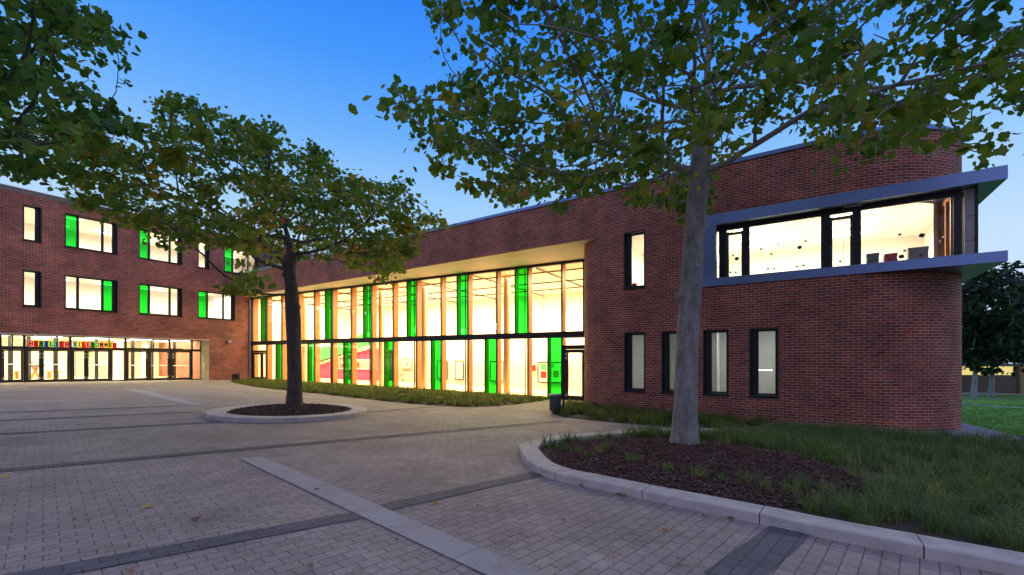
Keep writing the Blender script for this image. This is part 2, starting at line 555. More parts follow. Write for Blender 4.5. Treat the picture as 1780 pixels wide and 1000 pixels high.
kerb = thing('stone_kerb', 'long curved pale stone kerb round the large tree bed at right', 'kerb')
KR = resample(KP, .13)
for i in range(0, len(KR) - 10, 10):
    mb = MB(); sweep_kerb(mb, KR, i, i + 10, KW, .11 + random.uniform(-.002, .002)); mb.build('kerb_stone', KERB, kerb)
T1C = G(506, 720, .1)
T1C = ((508 - U0) / F_PX * 13.5, 13.5)
ring = thing('ring_kerb', 'round pale stone kerb ring at the foot of the middle tree', 'kerb')
RP = [(T1C[0] + 2.2 * math.cos(t), T1C[1] + 2.2 * math.sin(t)) for t in [-k * 2 * math.pi / 96 for k in range(97)]]
for i in range(0, 96, 8):
    mb = MB(); sweep_kerb(mb, RP, i, i + 8, .48, .11, .004); mb.build('kerb_stone', KERB, ring)

# ------------------------------------------------------------------ building helpers
def window(parent, Fr, a0, a1, z0, z1, cuts=(), mats=None, recess=.16, sill=True, name='window', label=None, pl=0.0, pr=0.0):
    """dark metal window: lining, frame and mullions are the window's mesh; panes and sill are its children"""
    f = MB()
    t = .035
    f.box(Fr, a0 - .004, a0 + t, -.012, recess + .08, z0, z1)
    f.box(Fr, a1 - t, a1 + .004, -.012, recess + .08, z0, z1)
    f.box(Fr, a0 + t, a1 - t, -.012, recess + .08, z1 - t, z1 + .004)
    f.box(Fr, a0 + t, a1 - t, -.012, recess + .08, z0 - .004, z0 + t)
    w = .055
    i0, i1, y0, y1 = a0 + t + pl, a1 - t - pr, z0 + t, z1 - t
    if pl: f.box(Fr, a0 + t, i0, recess - .04, recess + .07, y0, y1)
    if pr: f.box(Fr, i1, a1 - t, recess - .04, recess + .07, y0, y1)
    f.box(Fr, i0, i0 + w, recess, recess + .07, y0, y1)
    f.box(Fr, i1 - w, i1, recess, recess + .07, y0, y1)
    f.box(Fr, i0 + w, i1 - w, recess, recess + .07, y0, y0 + w)
    f.box(Fr, i0 + w, i1 - w, recess, recess + .07, y1 - w, y1)
    for c in cuts:
        f.box(Fr, c - .06, c + .06, recess - .012, recess + .075, y0 + w, y1 - w)
    wo = f.build(name, DARK, parent)
    if label: wo['label'] = label
    edges = [i0] + list(cuts) + [i1]
    for k, (x, y) in enumerate(zip(edges, edges[1:])):
        p = MB()
        d = recess + .035
        p.face([Fr.P(x, d, y0), Fr.P(y, d, y0), Fr.P(y, d, y1), Fr.P(x, d, y1)])
        gm = (mats or [GLASS] * 9)[k]
        po = p.build('pane', gm, wo)
        if gm is GREEN: po['label'] = 'bright green glass pane'
    if sill:
        s = MB(); s.box(Fr, a0 - .03, a1 + .03, -.05, .02, z0 - .05, z0 - .006); s.build('sill', DARK, wo)
    return wo


def sweep(mb, path, prof, m=0):
    rings = []
    for i, p in enumerate(path):
        a, b = Vector(path[max(0, i - 1)]), Vector(path[min(len(path) - 1, i + 1)])
        t = (b - a).normalized(); n = Vector((t.y, -t.x))
        rings.append([(p[0] + n.x * k, p[1] + n.y * k, z) for k, z in prof])
    L = 0
    for i, (A, B) in enumerate(zip(rings, rings[1:])):
        l = math.dist(path[i], path[i + 1])
        for j in range(len(prof) - 1):
            mb.face([A[j], B[j], B[j + 1], A[j + 1]], [(L, prof[j][1]), (L + l, prof[j][1]), (L + l, prof[j + 1][1]), (L, prof[j + 1][1])], m)
        L += l


def poly_prism(mb, Fr, pts, z0, z1, m=0):
    """pts in (a, d), counter-clockwise or not"""
    top = [Fr.P(a, d, z1) for a, d in pts]; bot = [Fr.P(a, d, z0) for a, d in pts]
    mb.face(top, None, m); mb.face(bot[::-1], None, m)
    for i in range(len(pts)):
        j = (i + 1) % len(pts)
        mb.face([bot[i], bot[j], top[j], top[i]], None, m)


def room(name, parent, Fr, a0, a1, d0, d1, z0, z1, wall_m, floor_m, ceil_m=None, right=True):
    m = MB(); P = Fr.P
    m.face([P(a0, d1, z0), P(a1, d1, z0), P(a1, d1, z1), P(a0, d1, z1)], None, 0)
    m.face([P(a0, d0, z0), P(a0, d1, z0), P(a0, d1, z1), P(a0, d0, z1)], None, 0)
    if right: m.face([P(a1, d1, z0), P(a1, d0, z0), P(a1, d0, z1), P(a1, d1, z1)], None, 0)
    m.face([P(a0, d0, z1), P(a0, d1, z1), P(a1, d1, z1), P(a1, d0, z1)], None, 2)
    m.face([P(a0, d0, z0), P(a1, d0, z0), P(a1, d1, z0), P(a0, d1, z0)], None, 1)
    return m.build(name, [wall_m, floor_m, ceil_m or wall_m], parent)


# ------------------------------------------------------------------ two-storey brick wing with the glass front
Z_SOF, Z_ROOF = 6.36, 8.1
B0, R2, A0, R3 = -6.55, 1.5, .78, 3.0
wing = thing('brick_wing', 'two-storey dark red brick wing with rounded ends, long lit glass front and metal-framed corner window', 'school building', FR.P(-7, 0, FR.g(-7, 0)))
aL = FR.a(424.6) - .15
LW = [(FR.a(u0), FR.a(u1), .41, 2.59) for u0, u1 in ((1085.3, 1121), (1150, 1188), (1222.5, 1266.4), (1303, 1352.8))]
UWIN = (FR.a(1084.6), FR.a(1121), 4.27, 6.355)
m = MB()
m.wall(FR, B0, A0, -1.2, Z_SOF, holes=LW + [UWIN, (-3.14, A0, 4.09, Z_SOF)], reveal=.3)
m.wall(FR, aL, A0, Z_SOF, Z_ROOF, holes=[(-3.14, A0, Z_SOF, 6.46)])
arcL = [(-B0 * 0 + B0 - R2 * math.sin(t), R2 - R2 * math.cos(t)) for t in np.linspace(math.pi / 2, 0, 22)]
pl = [FR.xy(B0 - R2, 4.2)] + [FR.xy(*p) for p in arcL]
ll = sum(math.dist(p, q) for p, q in zip(pl, pl[1:]))
m.strip(pl, -1.2, Z_SOF, s0=B0 - ll)
arcR = [(A0 + R3 * math.sin(t), R3 - R3 * math.cos(t)) for t in np.linspace(0, math.pi / 2, 34)]
pr = [FR.xy(*p) for p in arcR] + [FR.xy(A0 + R3, 12)]
m.strip(pr, -1.2, 4.09, s0=A0)
m.strip(pr, 6.46, Z_ROOF, s0=A0)
m.strip([FR.xy(A0 + R3, 4.3), FR.xy(A0 + R3, 12)], 4.09, 6.46, s0=.3)
m.build('wall', BRICK, wing)

m = MB()
cop = [FR.xy(aL, 0), FR.xy(-12, 0)] + pr[:-1] + [FR.xy(A0 + R3, 12)]
sweep(m, cop, [(.0, Z_ROOF - .02), (.045, Z_ROOF - .02), (.05, Z_ROOF + .10), (-.4, Z_ROOF + .085), (-.4, Z_ROOF - .3)])
m.build('coping', ZINC, wing)
m = MB()
poly_prism(m, FR, [(aL + .3, .3), (A0, .3)] + [(A0 + 2.7 * math.sin(t), R3 - 2.7 * math.cos(t)) for t in np.linspace(0.1, math.pi / 2, 12)] + [(A0 + 2.7, 12), (aL + 6, 12)], 7.7, 7.8)
m.build('roof', ROOF, wing)
m = MB()
so = [FR.xy(aL, .004), FR.xy(B0 - .3, .004), FR.xy(B0 - R2 + .2, 4.1), FA.xy(-6.2, .4), FA.xy(-36.5, .4)]
m.face([(*p, Z_SOF) for p in so], [p for p in so])
m.build('soffit', SOFFIT, wing)

# window openings in the round block
lab = ['narrow ground-floor window nearest the rounded corner', 'narrow ground-floor window half hidden by the trunk', 'narrow ground-floor window right of the trunk', 'rightmost narrow ground-floor window']
for h, lb in zip(LW, lab):
    window(wing, FR, *h, mats=[GLASS_DIM], label=lb, pl=.15)
window(wing, FR, *UWIN, mats=[GLASS], label='narrow upper window', pl=.15)

# metal framed corner window
ZS0, ZS1, ZC0, ZC1, AFL, AOP, ATIP, DB = 4.07, 4.34, 6.14, 6.48, -3.16, -2.66, 4.05, 4.4
m = MB()
br = [AFL, -.9, 1.55, ATIP]
for x, y in zip(br, br[1:]):
    m.box(FR, x + .003, y - .003, -.035, .25, ZS0, ZS1)
m.box(FR, AFL + .01, ATIP - .004, .25, DB, ZS0 + .003, ZS1 - .003)
m.build('window_ledge', ALU, wing)
m = MB()
for x, y in zip(br, br[1:]):
    m.box(FR, x + .003, y - .003, -.035, .25, ZC0, ZC1)
rr = R3 - .25
poly_prism(m, FR, [(A0, .2501), (ATIP - .004, .2501), (ATIP - .004, DB), (A0 + rr + .1, DB)] + [(A0 + rr * math.sin(t), R3 - rr * math.cos(t)) for t in np.linspace(math.pi / 2, .03, 24)], ZC0 + .002, ZC1 - .002)
m.build('window_canopy', ALU, wing)
m = MB(); m.box(FR, AFL + .003, AOP, -.035, .3, ZS1, ZC0); m.build('window_jamb', ALU, wing)
GD = .35
zt, zb = FR.zy(1310, 394, GD), ZS1 + .02
aC = FR.a(1671, GD)
f = MB()
ZTOP = 6.3
f.box(FR, AOP - .1, aC, GD - .03, GD + .05, zt, ZTOP)
f.box(FR, AOP - .1, aC, GD - .06, GD - .03, zt + .1, ZTOP - .02)
f.box(FR, AOP, aC, GD - .03, GD + .05, ZS1, zb)
VT = [(1250, 1263.4), (1291.4, 1303.4), (1426.7, 1443), (1481.5, 1496.8), (1656.6, 1671)]
for u0, u1 in VT:
    f.box(FR, FR.a(u0, GD), FR.a(u1, GD), GD - .05, GD + .06, zb, zt)
cw = f.build('corner_window', DARK, wing)
cw['label'] = 'wide corner window with cut-paper shapes on its panes'
for k, ((_, u0), (u1, _)) in enumerate(zip(VT, VT[1:])):
    x, y = FR.a(u0, GD), FR.a(u1, GD)
    p = MB(); p.face([FR.P(x, GD, zb), FR.P(y, GD, zb), FR.P(y, GD, zt), FR.P(x, GD, zt)]); p.build('pane', GLASS, cw)
    if k in (0, 2):
        s = MB()
        for q in ((x, x + .06, zb, zt - .06), (y - .05, y, zb, zt - .06), (x + .06, y - .05, zb, zb + .05), (x + .06, y - .05, zt - .17, zt - .08)):
            s.box(FR, q[0], q[1], GD + .03, GD + .08, q[2], q[3])
        s.build('opening_sash', DARK, cw)
# glazed side of the bay with timber frame, and the cladding panel outside it
f = MB()
for q in ((.40, .50, zb, 6.12), (.95, 1.05, zb, 6.12), (1.5, 1.6, zb, 6.12), (.5, .95, zb, zb + .08), (.5, .95, 6.0, 6.12), (1.05, 1.5, zb, zb + .08), (1.05, 1.5, 6.0, 6.12)):
    f.box(FR, 3.10, 3.2, *q)
tf = f.build('timber_side_window', WOOD, wing)
p = MB(); p.face([FR.P(3.15, .45, zb), FR.P(3.15, 1.55, zb), FR.P(3.15, 1.55, 6.1), FR.P(3.15, .45, 6.1)]); p.build('pane', GLASS, tf)
for dd in (.9, 1.45):
    p = MB(); p.box(FR, 3.06, 3.1, dd, dd + .03, 5.0, 5.06); p.box(FR, 3.03, 3.06, dd - .1, dd + .03, 5.02, 5.045); p.build('handle', STEEL, tf)
m = MB()
for z0, z1 in ((4.345, 4.75), (4.765, 5.4), (5.415, 6.135)):
    m.box(FR, 3.36, 3.55, .36, .42, z0, z1)
m.build('cladding_panel', GREYWALL, wing)
m = MB(); m.box(FR, 3.552, 3.61, .34, .45, 4.342, 6.136); m.box(FR, 3.37, 3.6, .43, 1.5, 4.342, 6.136); m.build('corner_post', DARK, wing)

# rooms of the round block
rm = room('upper_room', wing, FR, -6.3, 3.05, .32, 6.5, 4.346, 6.32, WHITE, FLOORI, right=False)
m = MB()
m.strip([FR.xy(A0 + 2.745 * math.sin(t), R3 - 2.745 * math.cos(t)) for t in np.linspace(0.0, 1.57, 24)], 6.1, 6.34)
m.strip([FR.xy(A0 + 2.72 * math.sin(t), R3 - 2.72 * math.cos(t)) for t in np.linspace(.9, 1.57, 12)] + [FR.xy(3.5, 6.6)], ZS1, 6.34)
m.face([FR.P(a, d, 6.318) for a, d in [(A0 + 2.72 * math.sin(t), R3 - 2.72 * math.cos(t)) for t in np.linspace(.97, 1.57, 8)] + [(3.5, 6.5), (3.051, 6.5), (3.051, 1.4)]])
m.face([FR.P(a, 6.5, z) for a, z in ((3.04, 4.34), (3.5, 4.34), (3.5, 6.33), (3.04, 6.33))])
m.build('inner_wall', WHITE, wing)
room('lower_room', wing, FR, -6.3, .6, .32, 5.5, -.9, 3.3, GREYWALL, GREYWALL)
LD = FR.ang
cl_group = 'tube lamps on the classroom ceiling'
for d in (1.6, 3.0, 4.4):
    for a in (-4.3, -1.6, 1.1):
        m = MB(); m.box(FR, a - .75, a + .75, d - .06, d + .06, 6.19, 6.25)
        tag(m.build('lit_tube', LAMP_C), 'lit tube lamp on the white ceiling of the corner classroom', 'lamp', cl_group)
tl = bpy.data.objects['lit_tube']
area_lamp('lamp_light', tl, FR.P(-1.2, 3.2, 6.15), 8, 4, 650, CREAMY, LD)
m = MB(); m.box(FR, FR.a(1315, 3), FR.a(1342, 3), 3.0, 3.05, 1.16, 1.20)  # added glowing bar, stands in for the reflection of something lit outside
reflection_tube = tag(m.build('lit_tube', LAMP_C), 'glowing tube added low behind the rightmost narrow window, standing in for a reflection', 'lamp')
area_lamp('lamp_light', reflection_tube, FR.P(-2, 3, 3.1), 5, 2, 230, (.95, .98, 1), LD)

# ------------------------------------------------------------------ glass front
AK = [-8.387 - 1.867 * k for k in range(-1, 15)]       # caps, index 0 is k = -1
ZM0, ZM1, ZT = 2.63, 2.93, 6.23


def sillz(a):
    return FA.g(a, 0) + .09


AR, AE = -6.35, AK[-1] - .28
m = MB(); m.box(FA, AE, AR, -.05, .12, ZM0, ZM1); m.box(FA, AE, AR, -.09, -.05, ZM0 + .07, ZM1 - .02); m.build('middle_beam', DARK, wing)
m = MB(); m.box(FA, AE, AR, -.07, .12, ZT, Z_SOF - .003); m.build('head_beam', DARK, wing)
m = MB(); m.box(FA, AE, AK[1] - .02, -.05, .12, (sillz(AE) - .7, sillz(AK[1]) - .7), (sillz(AE), sillz(AK[1]))); m.build('sill_beam', DARK, wing)
for i, a in enumerate(AK):
    k = i - 1
    zb_ = sillz(a)
    c = MB(); c.box(FA, a - .032, a + .032, -.07, .03, ZM1, ZT); c.box(FA, a - .032, a + .032, -.07, .03, zb_, ZM0); c.build('mullion_cap', DARK, wing)
    w_ = MB(); w_.box(FA, a - .035, a + .035, .035, .40, ZM1, Z_SOF - .06); w_.box(FA, a - .035, a + .035, .035, .40, zb_ - .1, ZM0); w_.build('timber_post', WOOD, wing)
m = MB(); m.box(FA, AE, AE + .1, -.05, .05, -.4, ZT); m.build('edge_post', DARK, wing)


def cpane(a0, a1, z0, z1, mt):
    p = MB()
    z0 = z0 if isinstance(z0, tuple) else (z0, z0)
    p.face([FA.P(a0, 0, z0[0]), FA.P(a1, 0, z0[1]), FA.P(a1, 0, z1), FA.P(a0, 0, z1)])
    return p.build('green_pane' if mt is GREEN else 'clear_pane', mt, wing)


def bar(a, z0, z1, w=.018, name='glazing_bar'):
    b = MB(); b.box(FA, a - w, a + w, -.03, .04, z0, z1); return b.build(name, DARK, wing)


for i in range(len(AK) - 1):
    k = i - 1                                          # bay between cap k and cap k+1 (left of k)
    r_, l_ = AK[i] - .03, AK[i + 1] + .03
    gw = .74
    if k % 2 == 1:                                     # green above
        cpane(l_, r_ - gw, ZM1, ZT, GLASS); bar(r_ - gw, ZM1, ZT); bar(r_ - .16, ZM1, ZT, .012)
        cpane(r_ - gw, r_, ZM1, ZT, GREEN)
        w_ = MB(); w_.box(FA, r_ - gw - .03, r_ - gw + .03, .045, .36, ZM1, Z_SOF - .06); w_.build('timber_post', WOOD, wing)
    else:
        cpane(l_, r_, ZM1, ZT, GLASS)
    zl, zr = sillz(l_), sillz(r_)
    if k == -1 or k == 13: continue                    # doors
    if k % 2 == 0:                                     # green below
        zg = sillz(r_ - gw)
        cpane(l_, r_ - gw, (zl, zg), ZM0, GLASS); bar(r_ - gw, zg, ZM0)
        cpane(r_ - gw, r_, (zg, zr), ZM0, GREEN)
        w_ = MB(); w_.box(FA, r_ - gw - .03, r_ - gw + .03, .045, .36, zg - .1, ZM0); w_.build('timber_post', WOOD, wing)
    else:
        cpane(l_, r_, (zl, zr), ZM0, GLASS); bar(r_ - .15, sillz(r_ - .15), ZM0)


def door_leaf(parent, Fr, a0, a1, z0, z1, d=0.0, name='glass_door', label=None, fw=.09, low=.12, hand=1, bar_h=1.0, marks=True, pane=GLASS, rail=True):
    f = MB()
    f.box(Fr, a0, a0 + fw, d - .03, d + .04, z0, z1); f.box(Fr, a1 - fw, a1, d - .03, d + .04, z0, z1)
    f.box(Fr, a0 + fw, a1 - fw, d - .03, d + .04, z1 - fw, z1); f.box(Fr, a0 + fw, a1 - fw, d - .03, d + .04, z0, z0 + low)
    do = f.build(name, DARK, parent)
    if label: do['label'] = label
    p = MB(); p.face([Fr.P(a0 + fw, d, z0 + low), Fr.P(a1 - fw, d, z0 + low), Fr.P(a1 - fw, d, z1 - fw), Fr.P(a0 + fw, d, z1 - fw)]); p.build('pane', pane, do)
    if rail:
        h = MB(); h.tube(Fr.P(a0 + fw * .5, d + .09, z0 + bar_h), Fr.P(a1 - fw * .5, d + .09, z0 + bar_h), .016, n=8); h.build('push_bar', STEEL, do)
        h = MB(); ah = a1 - fw - .03 if hand > 0 else a0 + fw + .03
        h.tube(Fr.P(ah, d - .08, z0 + .15), Fr.P(ah, d - .08, z1 - .1), .014, n=8)
        for zz in (z0 + .5, z1 - .5): h.tube(Fr.P(ah, d - .08, zz), Fr.P(ah, d - .02, zz), .009, n=6)
        h.build('handle', STEEL, do)
    if marks:
        ax = a0 + fw * .5 if hand > 0 else a1 - fw * .5
        for zz in (z1 - .22, z1 - .42, z0 + .22):
            v = MB()
            for s_ in (-1, 1):
                pts = [(0, 0), (.10, .055 * s_), (.075, .075 * s_), (-.03, .02 * s_)]
                q = [Fr.P(ax - .035 + x, d - .036, zz + z) for x, z in pts]
                v.face(q if s_ > 0 else q[::-1])
            q = [Fr.P(ax - .075 + x, d - .036, zz + z) for x, z in ((0, -.012), (.045, -.012), (.045, .012), (0, .012))]
            v.face(q)
            v.build('door_marker', MARK, do)
    return do


# door at the right end of the glass front
zd = FA.g(-7.5, 0) + .02
aD0 = AK[1] + .02
m = MB(); m.box(FA, aD0 - .02, aD0 + .14, -.04, .06, zd, 2.2); m.box(FA, aD0 - .02, AR, -.04, .06, 2.06, 2.26); m.build('door_frame', DARK, wing)
door_leaf(wing, FA, aD0 + .15, aD0 + 1.18, zd, 2.05, label='glazed door beside the rounded corner', fw=.16, low=.2)
door_leaf(wing, FA, aD0 + 1.19, aD0 + 2.1, zd, 2.05, marks=False, fw=.16, low=.2)
p = MB(); p.face([FA.P(aD0, 0, 2.26), FA.P(AR, 0, 2.26), FA.P(AR, 0, ZM0), FA.P(aD0, 0, ZM0)]); p.build('clear_pane', GLASS, wing)
m = MB(); m.box(FA, aD0 + .15, AR, -.09, -.05, ZM0 - .03, ZM0 + .02); m.build('door_drip_rail', STEEL, wing)
# door at the left end
zd2 = FA.g(AK[15], 0) + .02
m = MB(); m.box(FA, AK[15] + .03, AK[14] - .03, -.04, .06, 2.06, 2.22); m.build('door_frame', DARK, wing)
door_leaf(wing, FA, AK[15] + .05, AK[15] + 1.22, zd2, 2.05, label='glazed door beside the three-storey block', fw=.16, low=.2, rail=True, marks=False)
door_leaf(wing, FA, AK[15] + 1.23, AK[14] - .05, zd2, 2.05, fw=.12, low=.2, rail=False, marks=False)
p = MB(); p.face([FA.P(AK[15], 0, 2.22), FA.P(AK[14], 0, 2.22), FA.P(AK[14], 0, ZM0), FA.P(AK[15], 0, ZM0)]); p.build('clear_pane', GLASS, wing)

# hall behind the glass
HD = 9.5
m = MB(); P = FA.P
hx0, hx1 = -36.2, -1.5
m.face([P(hx0, HD, -1), P(hx1, HD, -1), P(hx1, HD, 6.32), P(hx0, HD, 6.32)])
m.face([P(hx1, HD, -1), P(hx1, .2, -1), P(hx1, .2, 6.32), P(hx1, HD, 6.32)])
m.face([P(AE, .05, -1), P(AE, HD, -1), P(AE, HD, 6.32), P(AE, .05, 6.32)])
m.face([P(hx0, .2, 6.32), P(hx0, HD, 6.32), P(hx1, HD, 6.32), P(hx1, .2, 6.32)])
m.build('hall_wall', CREAM, wing)
m = MB()
q = [(hx0, .02), (hx1, .02), (hx1, HD), (hx0, HD)]
m.face([P(a, d, FA.g(a, d) + .04) for a, d in q], q); m.build('hall_floor', FLOORI, wing)
# downstand between lower hall and gallery at the back, ceiling trunking lines
m = MB(); m.box(FA, hx0, hx1, 6.6, 7.1, 2.55, 3.35); m.build('gallery_edge', CREAM, wing)
m = MB()
for d in (1.6, 4.6, 7.2): m.box(FA, hx0, hx1, d, d + .05, 6.24, 6.30)
for k in range(7): m.box(FA, -10 - 4 * k, -9.95 - 4 * k, .4, HD, 6.24, 6.29)
m.build('ceiling_rail', DARK, wing)
for u in (530, 663, 738, 881, 1040):
    a = FA.a(u, 1.6)
    m = MB(); m.lathe(FA.P(a, 1.6, 0), [(.2, FA.g(a, 1.6)), (.2, 6.3)], 24); m.build('column', COLUMN, wing, smooth=True)
hall_l = []
for k in range(9):
    for d in (2.9, 5.6):
        a = -7.6 - 3.2 * k - (1.2 if d > 4 else 0)
        t = thing('pendant_lamp', 'lit white globe lamp hanging on a thin cord in the glass hall', 'lamp', FA.P(a, d, 6.24), 'globe pendants in the glass hall')
        m = MB(); m.lathe(FA.P(a, d, 3.55), [(0, -.2), (.11, -.17), (.19, -.07), (.2, 0), (.19, .07), (.11, .17), (0, .2)], 16); m.build('globe', LAMP_W, t, smooth=True)
        m = MB(); m.tube(FA.P(a, d, 3.74), FA.P(a, d, 6.24), .012, n=6); m.build('cord', DARK, t)
        hall_l.append(t)
for j in range(6):
    area_lamp('lamp_light', hall_l[j * 3], FA.P(-8.5 - 5 * j, 4.4, 6.15), 4.4, 6.0, 1400, WARM, FA.ang)

# things standing and hanging in the hall
def zfl(a, d): return FA.g(a, d) + .04
a0, a1, dd = FA.a(553, 6), FA.a(657, 6), 6.0
kiosk = thing('kiosk', 'pink painted kiosk box with a serving hatch in the glass hall', 'kiosk', FA.P((a0 + a1) / 2, 7, zfl(a1, 6)))
m = MB(); zf = zfl((a0 + a1) / 2, 6)
h0, h1 = FA.a(583, dd), FA.a(645, dd)
m.wall(FA, a0, a1, zf - .4, 2.35, d=dd, holes=[(h0, h1, .75, 1.45)], reveal=.2)
m.face([FA.P(a1, dd, zf - .4), FA.P(a1, dd + 2, zf - .4), FA.P(a1, dd + 2, 2.35), FA.P(a1, dd, 2.35)])
m.face([FA.P(a0, dd, 2.35), FA.P(a1, dd, 2.35), FA.P(a1, dd + 2, 2.35), FA.P(a0, dd + 2, 2.35)])
m.build('wall', PINK, kiosk)
m = MB(); m.box(FA, h0, h1, dd - .12, dd + .2, .68, .745); m.box(FA, h0, h1, dd - .03, dd + .2, 1.455, 1.52); m.build('hatch_ledge', WHITE, kiosk)
m = MB(); m.box(FA, h0 + .4, h0 + 1.4, dd + .25, dd + .3, .8, 1.1); m.box(FA, h0 + 2, h0 + 2.7, dd + .25, dd + .3, .8, 1.25); m.build('menu_board', WOOD, kiosk)
st = thing('staircase', 'green sided staircase rising behind the pink kiosk', 'stairs', FA.P(a0 - 1, 7, zf))
m = MB()
s0, s1 = FA.a(545, 5.6), FA.a(640, 5.6)
for zz0, zz1, mi in ((1.2, 2.3, 0), (2.3, 2.42, 1)):
    m.face([FA.P(s0, 5.6, zz0), FA.P(s1, 5.6, zz0 + 1.5), FA.P(s1, 5.6, zz1 + 1.5), FA.P(s0, 5.6, zz1)], None, mi)
    m.face([FA.P(s0, 5.75, zz0), FA.P(s0, 5.75, zz1), FA.P(s1, 5.75, zz1 + 1.5), FA.P(s1, 5.75, zz0 + 1.5)], None, mi)
    m.face([FA.P(s0, 5.6, zz1), FA.P(s1, 5.6, zz1 + 1.5), FA.P(s1, 5.75, zz1 + 1.5), FA.P(s0, 5.75, zz1)], None, mi)
m.build('balustrade', [GREENP, WHITE], st)
m = MB()
for k in range(12):
    x = s0 + (s1 - s0) * k / 12
    m.box(FA, x, x + (s1 - s0) / 12, 5.76, 6.9, 1.0 + k * .125, 1.17 + k * .125)
m.build('tread', WHITE, st)


def framed(name, label, cat, u0, u1, v0, v1, d=9.4, inner_m=WHITE, fm=DARK, w=.07, extras=()):
    a0, a1 = FA.a(u0, d), FA.a(u1, d)
    z0, z1 = FA.zy(u0, v1, d), FA.zy(u0, v0, d)
    t = thing(name, label, cat, FA.P((a0 + a1) / 2, d, z0))
    f = MB()
    f.box(FA, a0, a0 + w, d - .06, d, z0, z1); f.box(FA, a1 - w, a1, d - .06, d, z0, z1)
    f.box(FA, a0 + w, a1 - w, d - .06, d, z0, z0 + w); f.box(FA, a0 + w, a1 - w, d - .06, d, z1 - w, z1)
    f.build('frame', fm, t)
    f = MB(); f.box(FA, a0 + w, a1 - w, d - .03, d - .01, z0 + w, z1 - w); f.build('panel', inner_m, t)
    for k, (x0, x1, y0, y1, mm) in enumerate(extras):
        f = MB(); W, H = a1 - a0 - 2 * w, z1 - z0 - 2 * w
        f.box(FA, a0 + w + x0 * W, a0 + w + x1 * W, d - .045, d - .031, z0 + w + y0 * H, z0 + w + y1 * H); f.build('poster', mm, t)
    return t


framed('notice_board', 'black framed board with green and red posters on the hall wall', 'notice board', 935, 985, 629.5, 665, extras=((.08, .3, .62, .95, GREENP), (.08, .3, .2, .55, RED), (.36, .5, .3, .7, GREENP), (.33, .6, .75, .95, BEIGEBOX), (.55, .75, .25, .6, WOOD), (.8, .95, .4, .9, GREENP)))
framed('inner_door', 'black framed white door leaf at the back of the hall', 'door', 791, 806, 627, 660)
framed('inner_window', 'black framed inner window seen behind a green pane', 'window', 760, 778, 627, 659, inner_m=CREAM)
framed('inner_window', 'black framed inner window left of the right hall column', 'window', 852, 876, 628, 663, inner_m=CREAM, extras=((.55, .8, .4, .8, GREYBOX),))
framed('notice_board', 'pale framed picture on the cream hall wall', 'picture', 699, 716, 624, 641, inner_m=WHITE, fm=BEIGEBOX, w=.05, extras=((.35, .65, .3, .65, BEIGEBOX),))
m = MB(); d = 9.4; aa = FA.a(928, d); m.box(FA, aa - .15, aa + .15, d - .12, d, FA.zy(928, 645, d), FA.zy(928, 635, d))
m.box(FA, aa - .08, aa + .08, d - .14, d - .12, FA.zy(928, 643, d), FA.zy(928, 638, d))
tag(m.build('alarm_box', RED), 'small red alarm box on the hall wall beside the notice board', 'alarm box')

# ------------------------------------------------------------------ three-storey brick block
ZLR = 10.78
ga = FL.a(200)
block = thing('brick_block', 'three-storey red brick block with green-edged windows and a glazed ground-floor entrance', 'school building', FL.P(ga, 0, FL.g(ga, 0)))
aC0, aEnd = FL.a(-420), FL.a(435) + 11
RC = 1.2
eA0, eA1 = FL.a(-420), FL.a(363.4)
ZB = 2.95
WU = dict(z0=8.1, z1=10.05)
WM = dict(z0=4.49, z1=6.47)
wins = [  # u0, u1, cut us, green index, row
    (39.6, 72, (), None, 'u'), (112.7, 204.5, (135, 178), 0, 'u'), (241.6, 316.8, (259, 295), 0, 'u'), (344.5, 364.3, (), None, 'u'), (390, 449.5, (404, 431), 0, 'u'),
    (39.6, 72, (), None, 'm'), (112.7, 204.5, (135, 178), 2, 'm'), (241.6, 316.8, (259, 295), 0, 'm'), (344.5, 408.6, (360, 388), 0, 'm'),
    (-60, -20, (), None, 'u'), (-60, -20, (), None, 'm'), (-190, -95, (-160, -115), 0, 'u'), (-190, -95, (-160, -115), 0, 'm')]
holes = []
for u0, u1, c, g, rw in wins:
    q = WU if rw == 'u' else WM
    holes.append((FL.a(u0), FL.a(u1), q['z0'], q['z1']))
m = MB()
aX = FL.a(437.5)
m.wall(FL, aC0, aX, ZB, ZLR, holes=holes, reveal=.3)
m.wall(FL, aX, aEnd, 6.4, ZLR, holes=holes)
m.wall(FL, eA1, FL.a(436.5), -1, ZB)
m.face([FL.P(eA1, 0, -1), FL.P(eA1, RC, -1), FL.P(eA1, RC, ZB), FL.P(eA1, 0, ZB)], [(0, -1), (RC, -1), (RC, ZB), (0, ZB)], 1)
m.build('wall', [BRICK, BRICK_PALE], block)
m = MB(); m.face([FL.P(eA0, 0, ZB), FL.P(eA1, 0, ZB), FL.P(eA1, RC + .3, ZB), FL.P(eA0, RC + .3, ZB)]); m.build('soffit', SOFFIT, block)
m = MB(); m.box(FL, eA0, eA1, -.012, .02, ZB - .05, ZB + .012); m.build('lintel_trim', SOFFIT, block)
m = MB(); m.box(FL, aC0, aEnd, -.06, .35, ZLR, ZLR + .10); m.box(FL, aC0, aEnd, -.03, -.005, ZLR - .16, ZLR - .01); m.build('coping', mat('weathered grey coping', (.26, .23, .21), .6, .2), block)
m = MB(); m.box(FL, aC0, aEnd, .36, 12, ZLR - .35, ZLR - .3); m.build('roof', ROOF, block)
wl = ['narrow top-floor window at left', 'wide top-floor window with green left pane', 'wide top-floor window behind the tree', 'narrow top-floor window behind the tree', 'top-floor window cut by the wing roof',
      'narrow middle-floor window at left', 'wide middle-floor window with green right pane', 'wide middle-floor window with green left pane', 'middle-floor window nearest the inner corner', None, None, None, None]
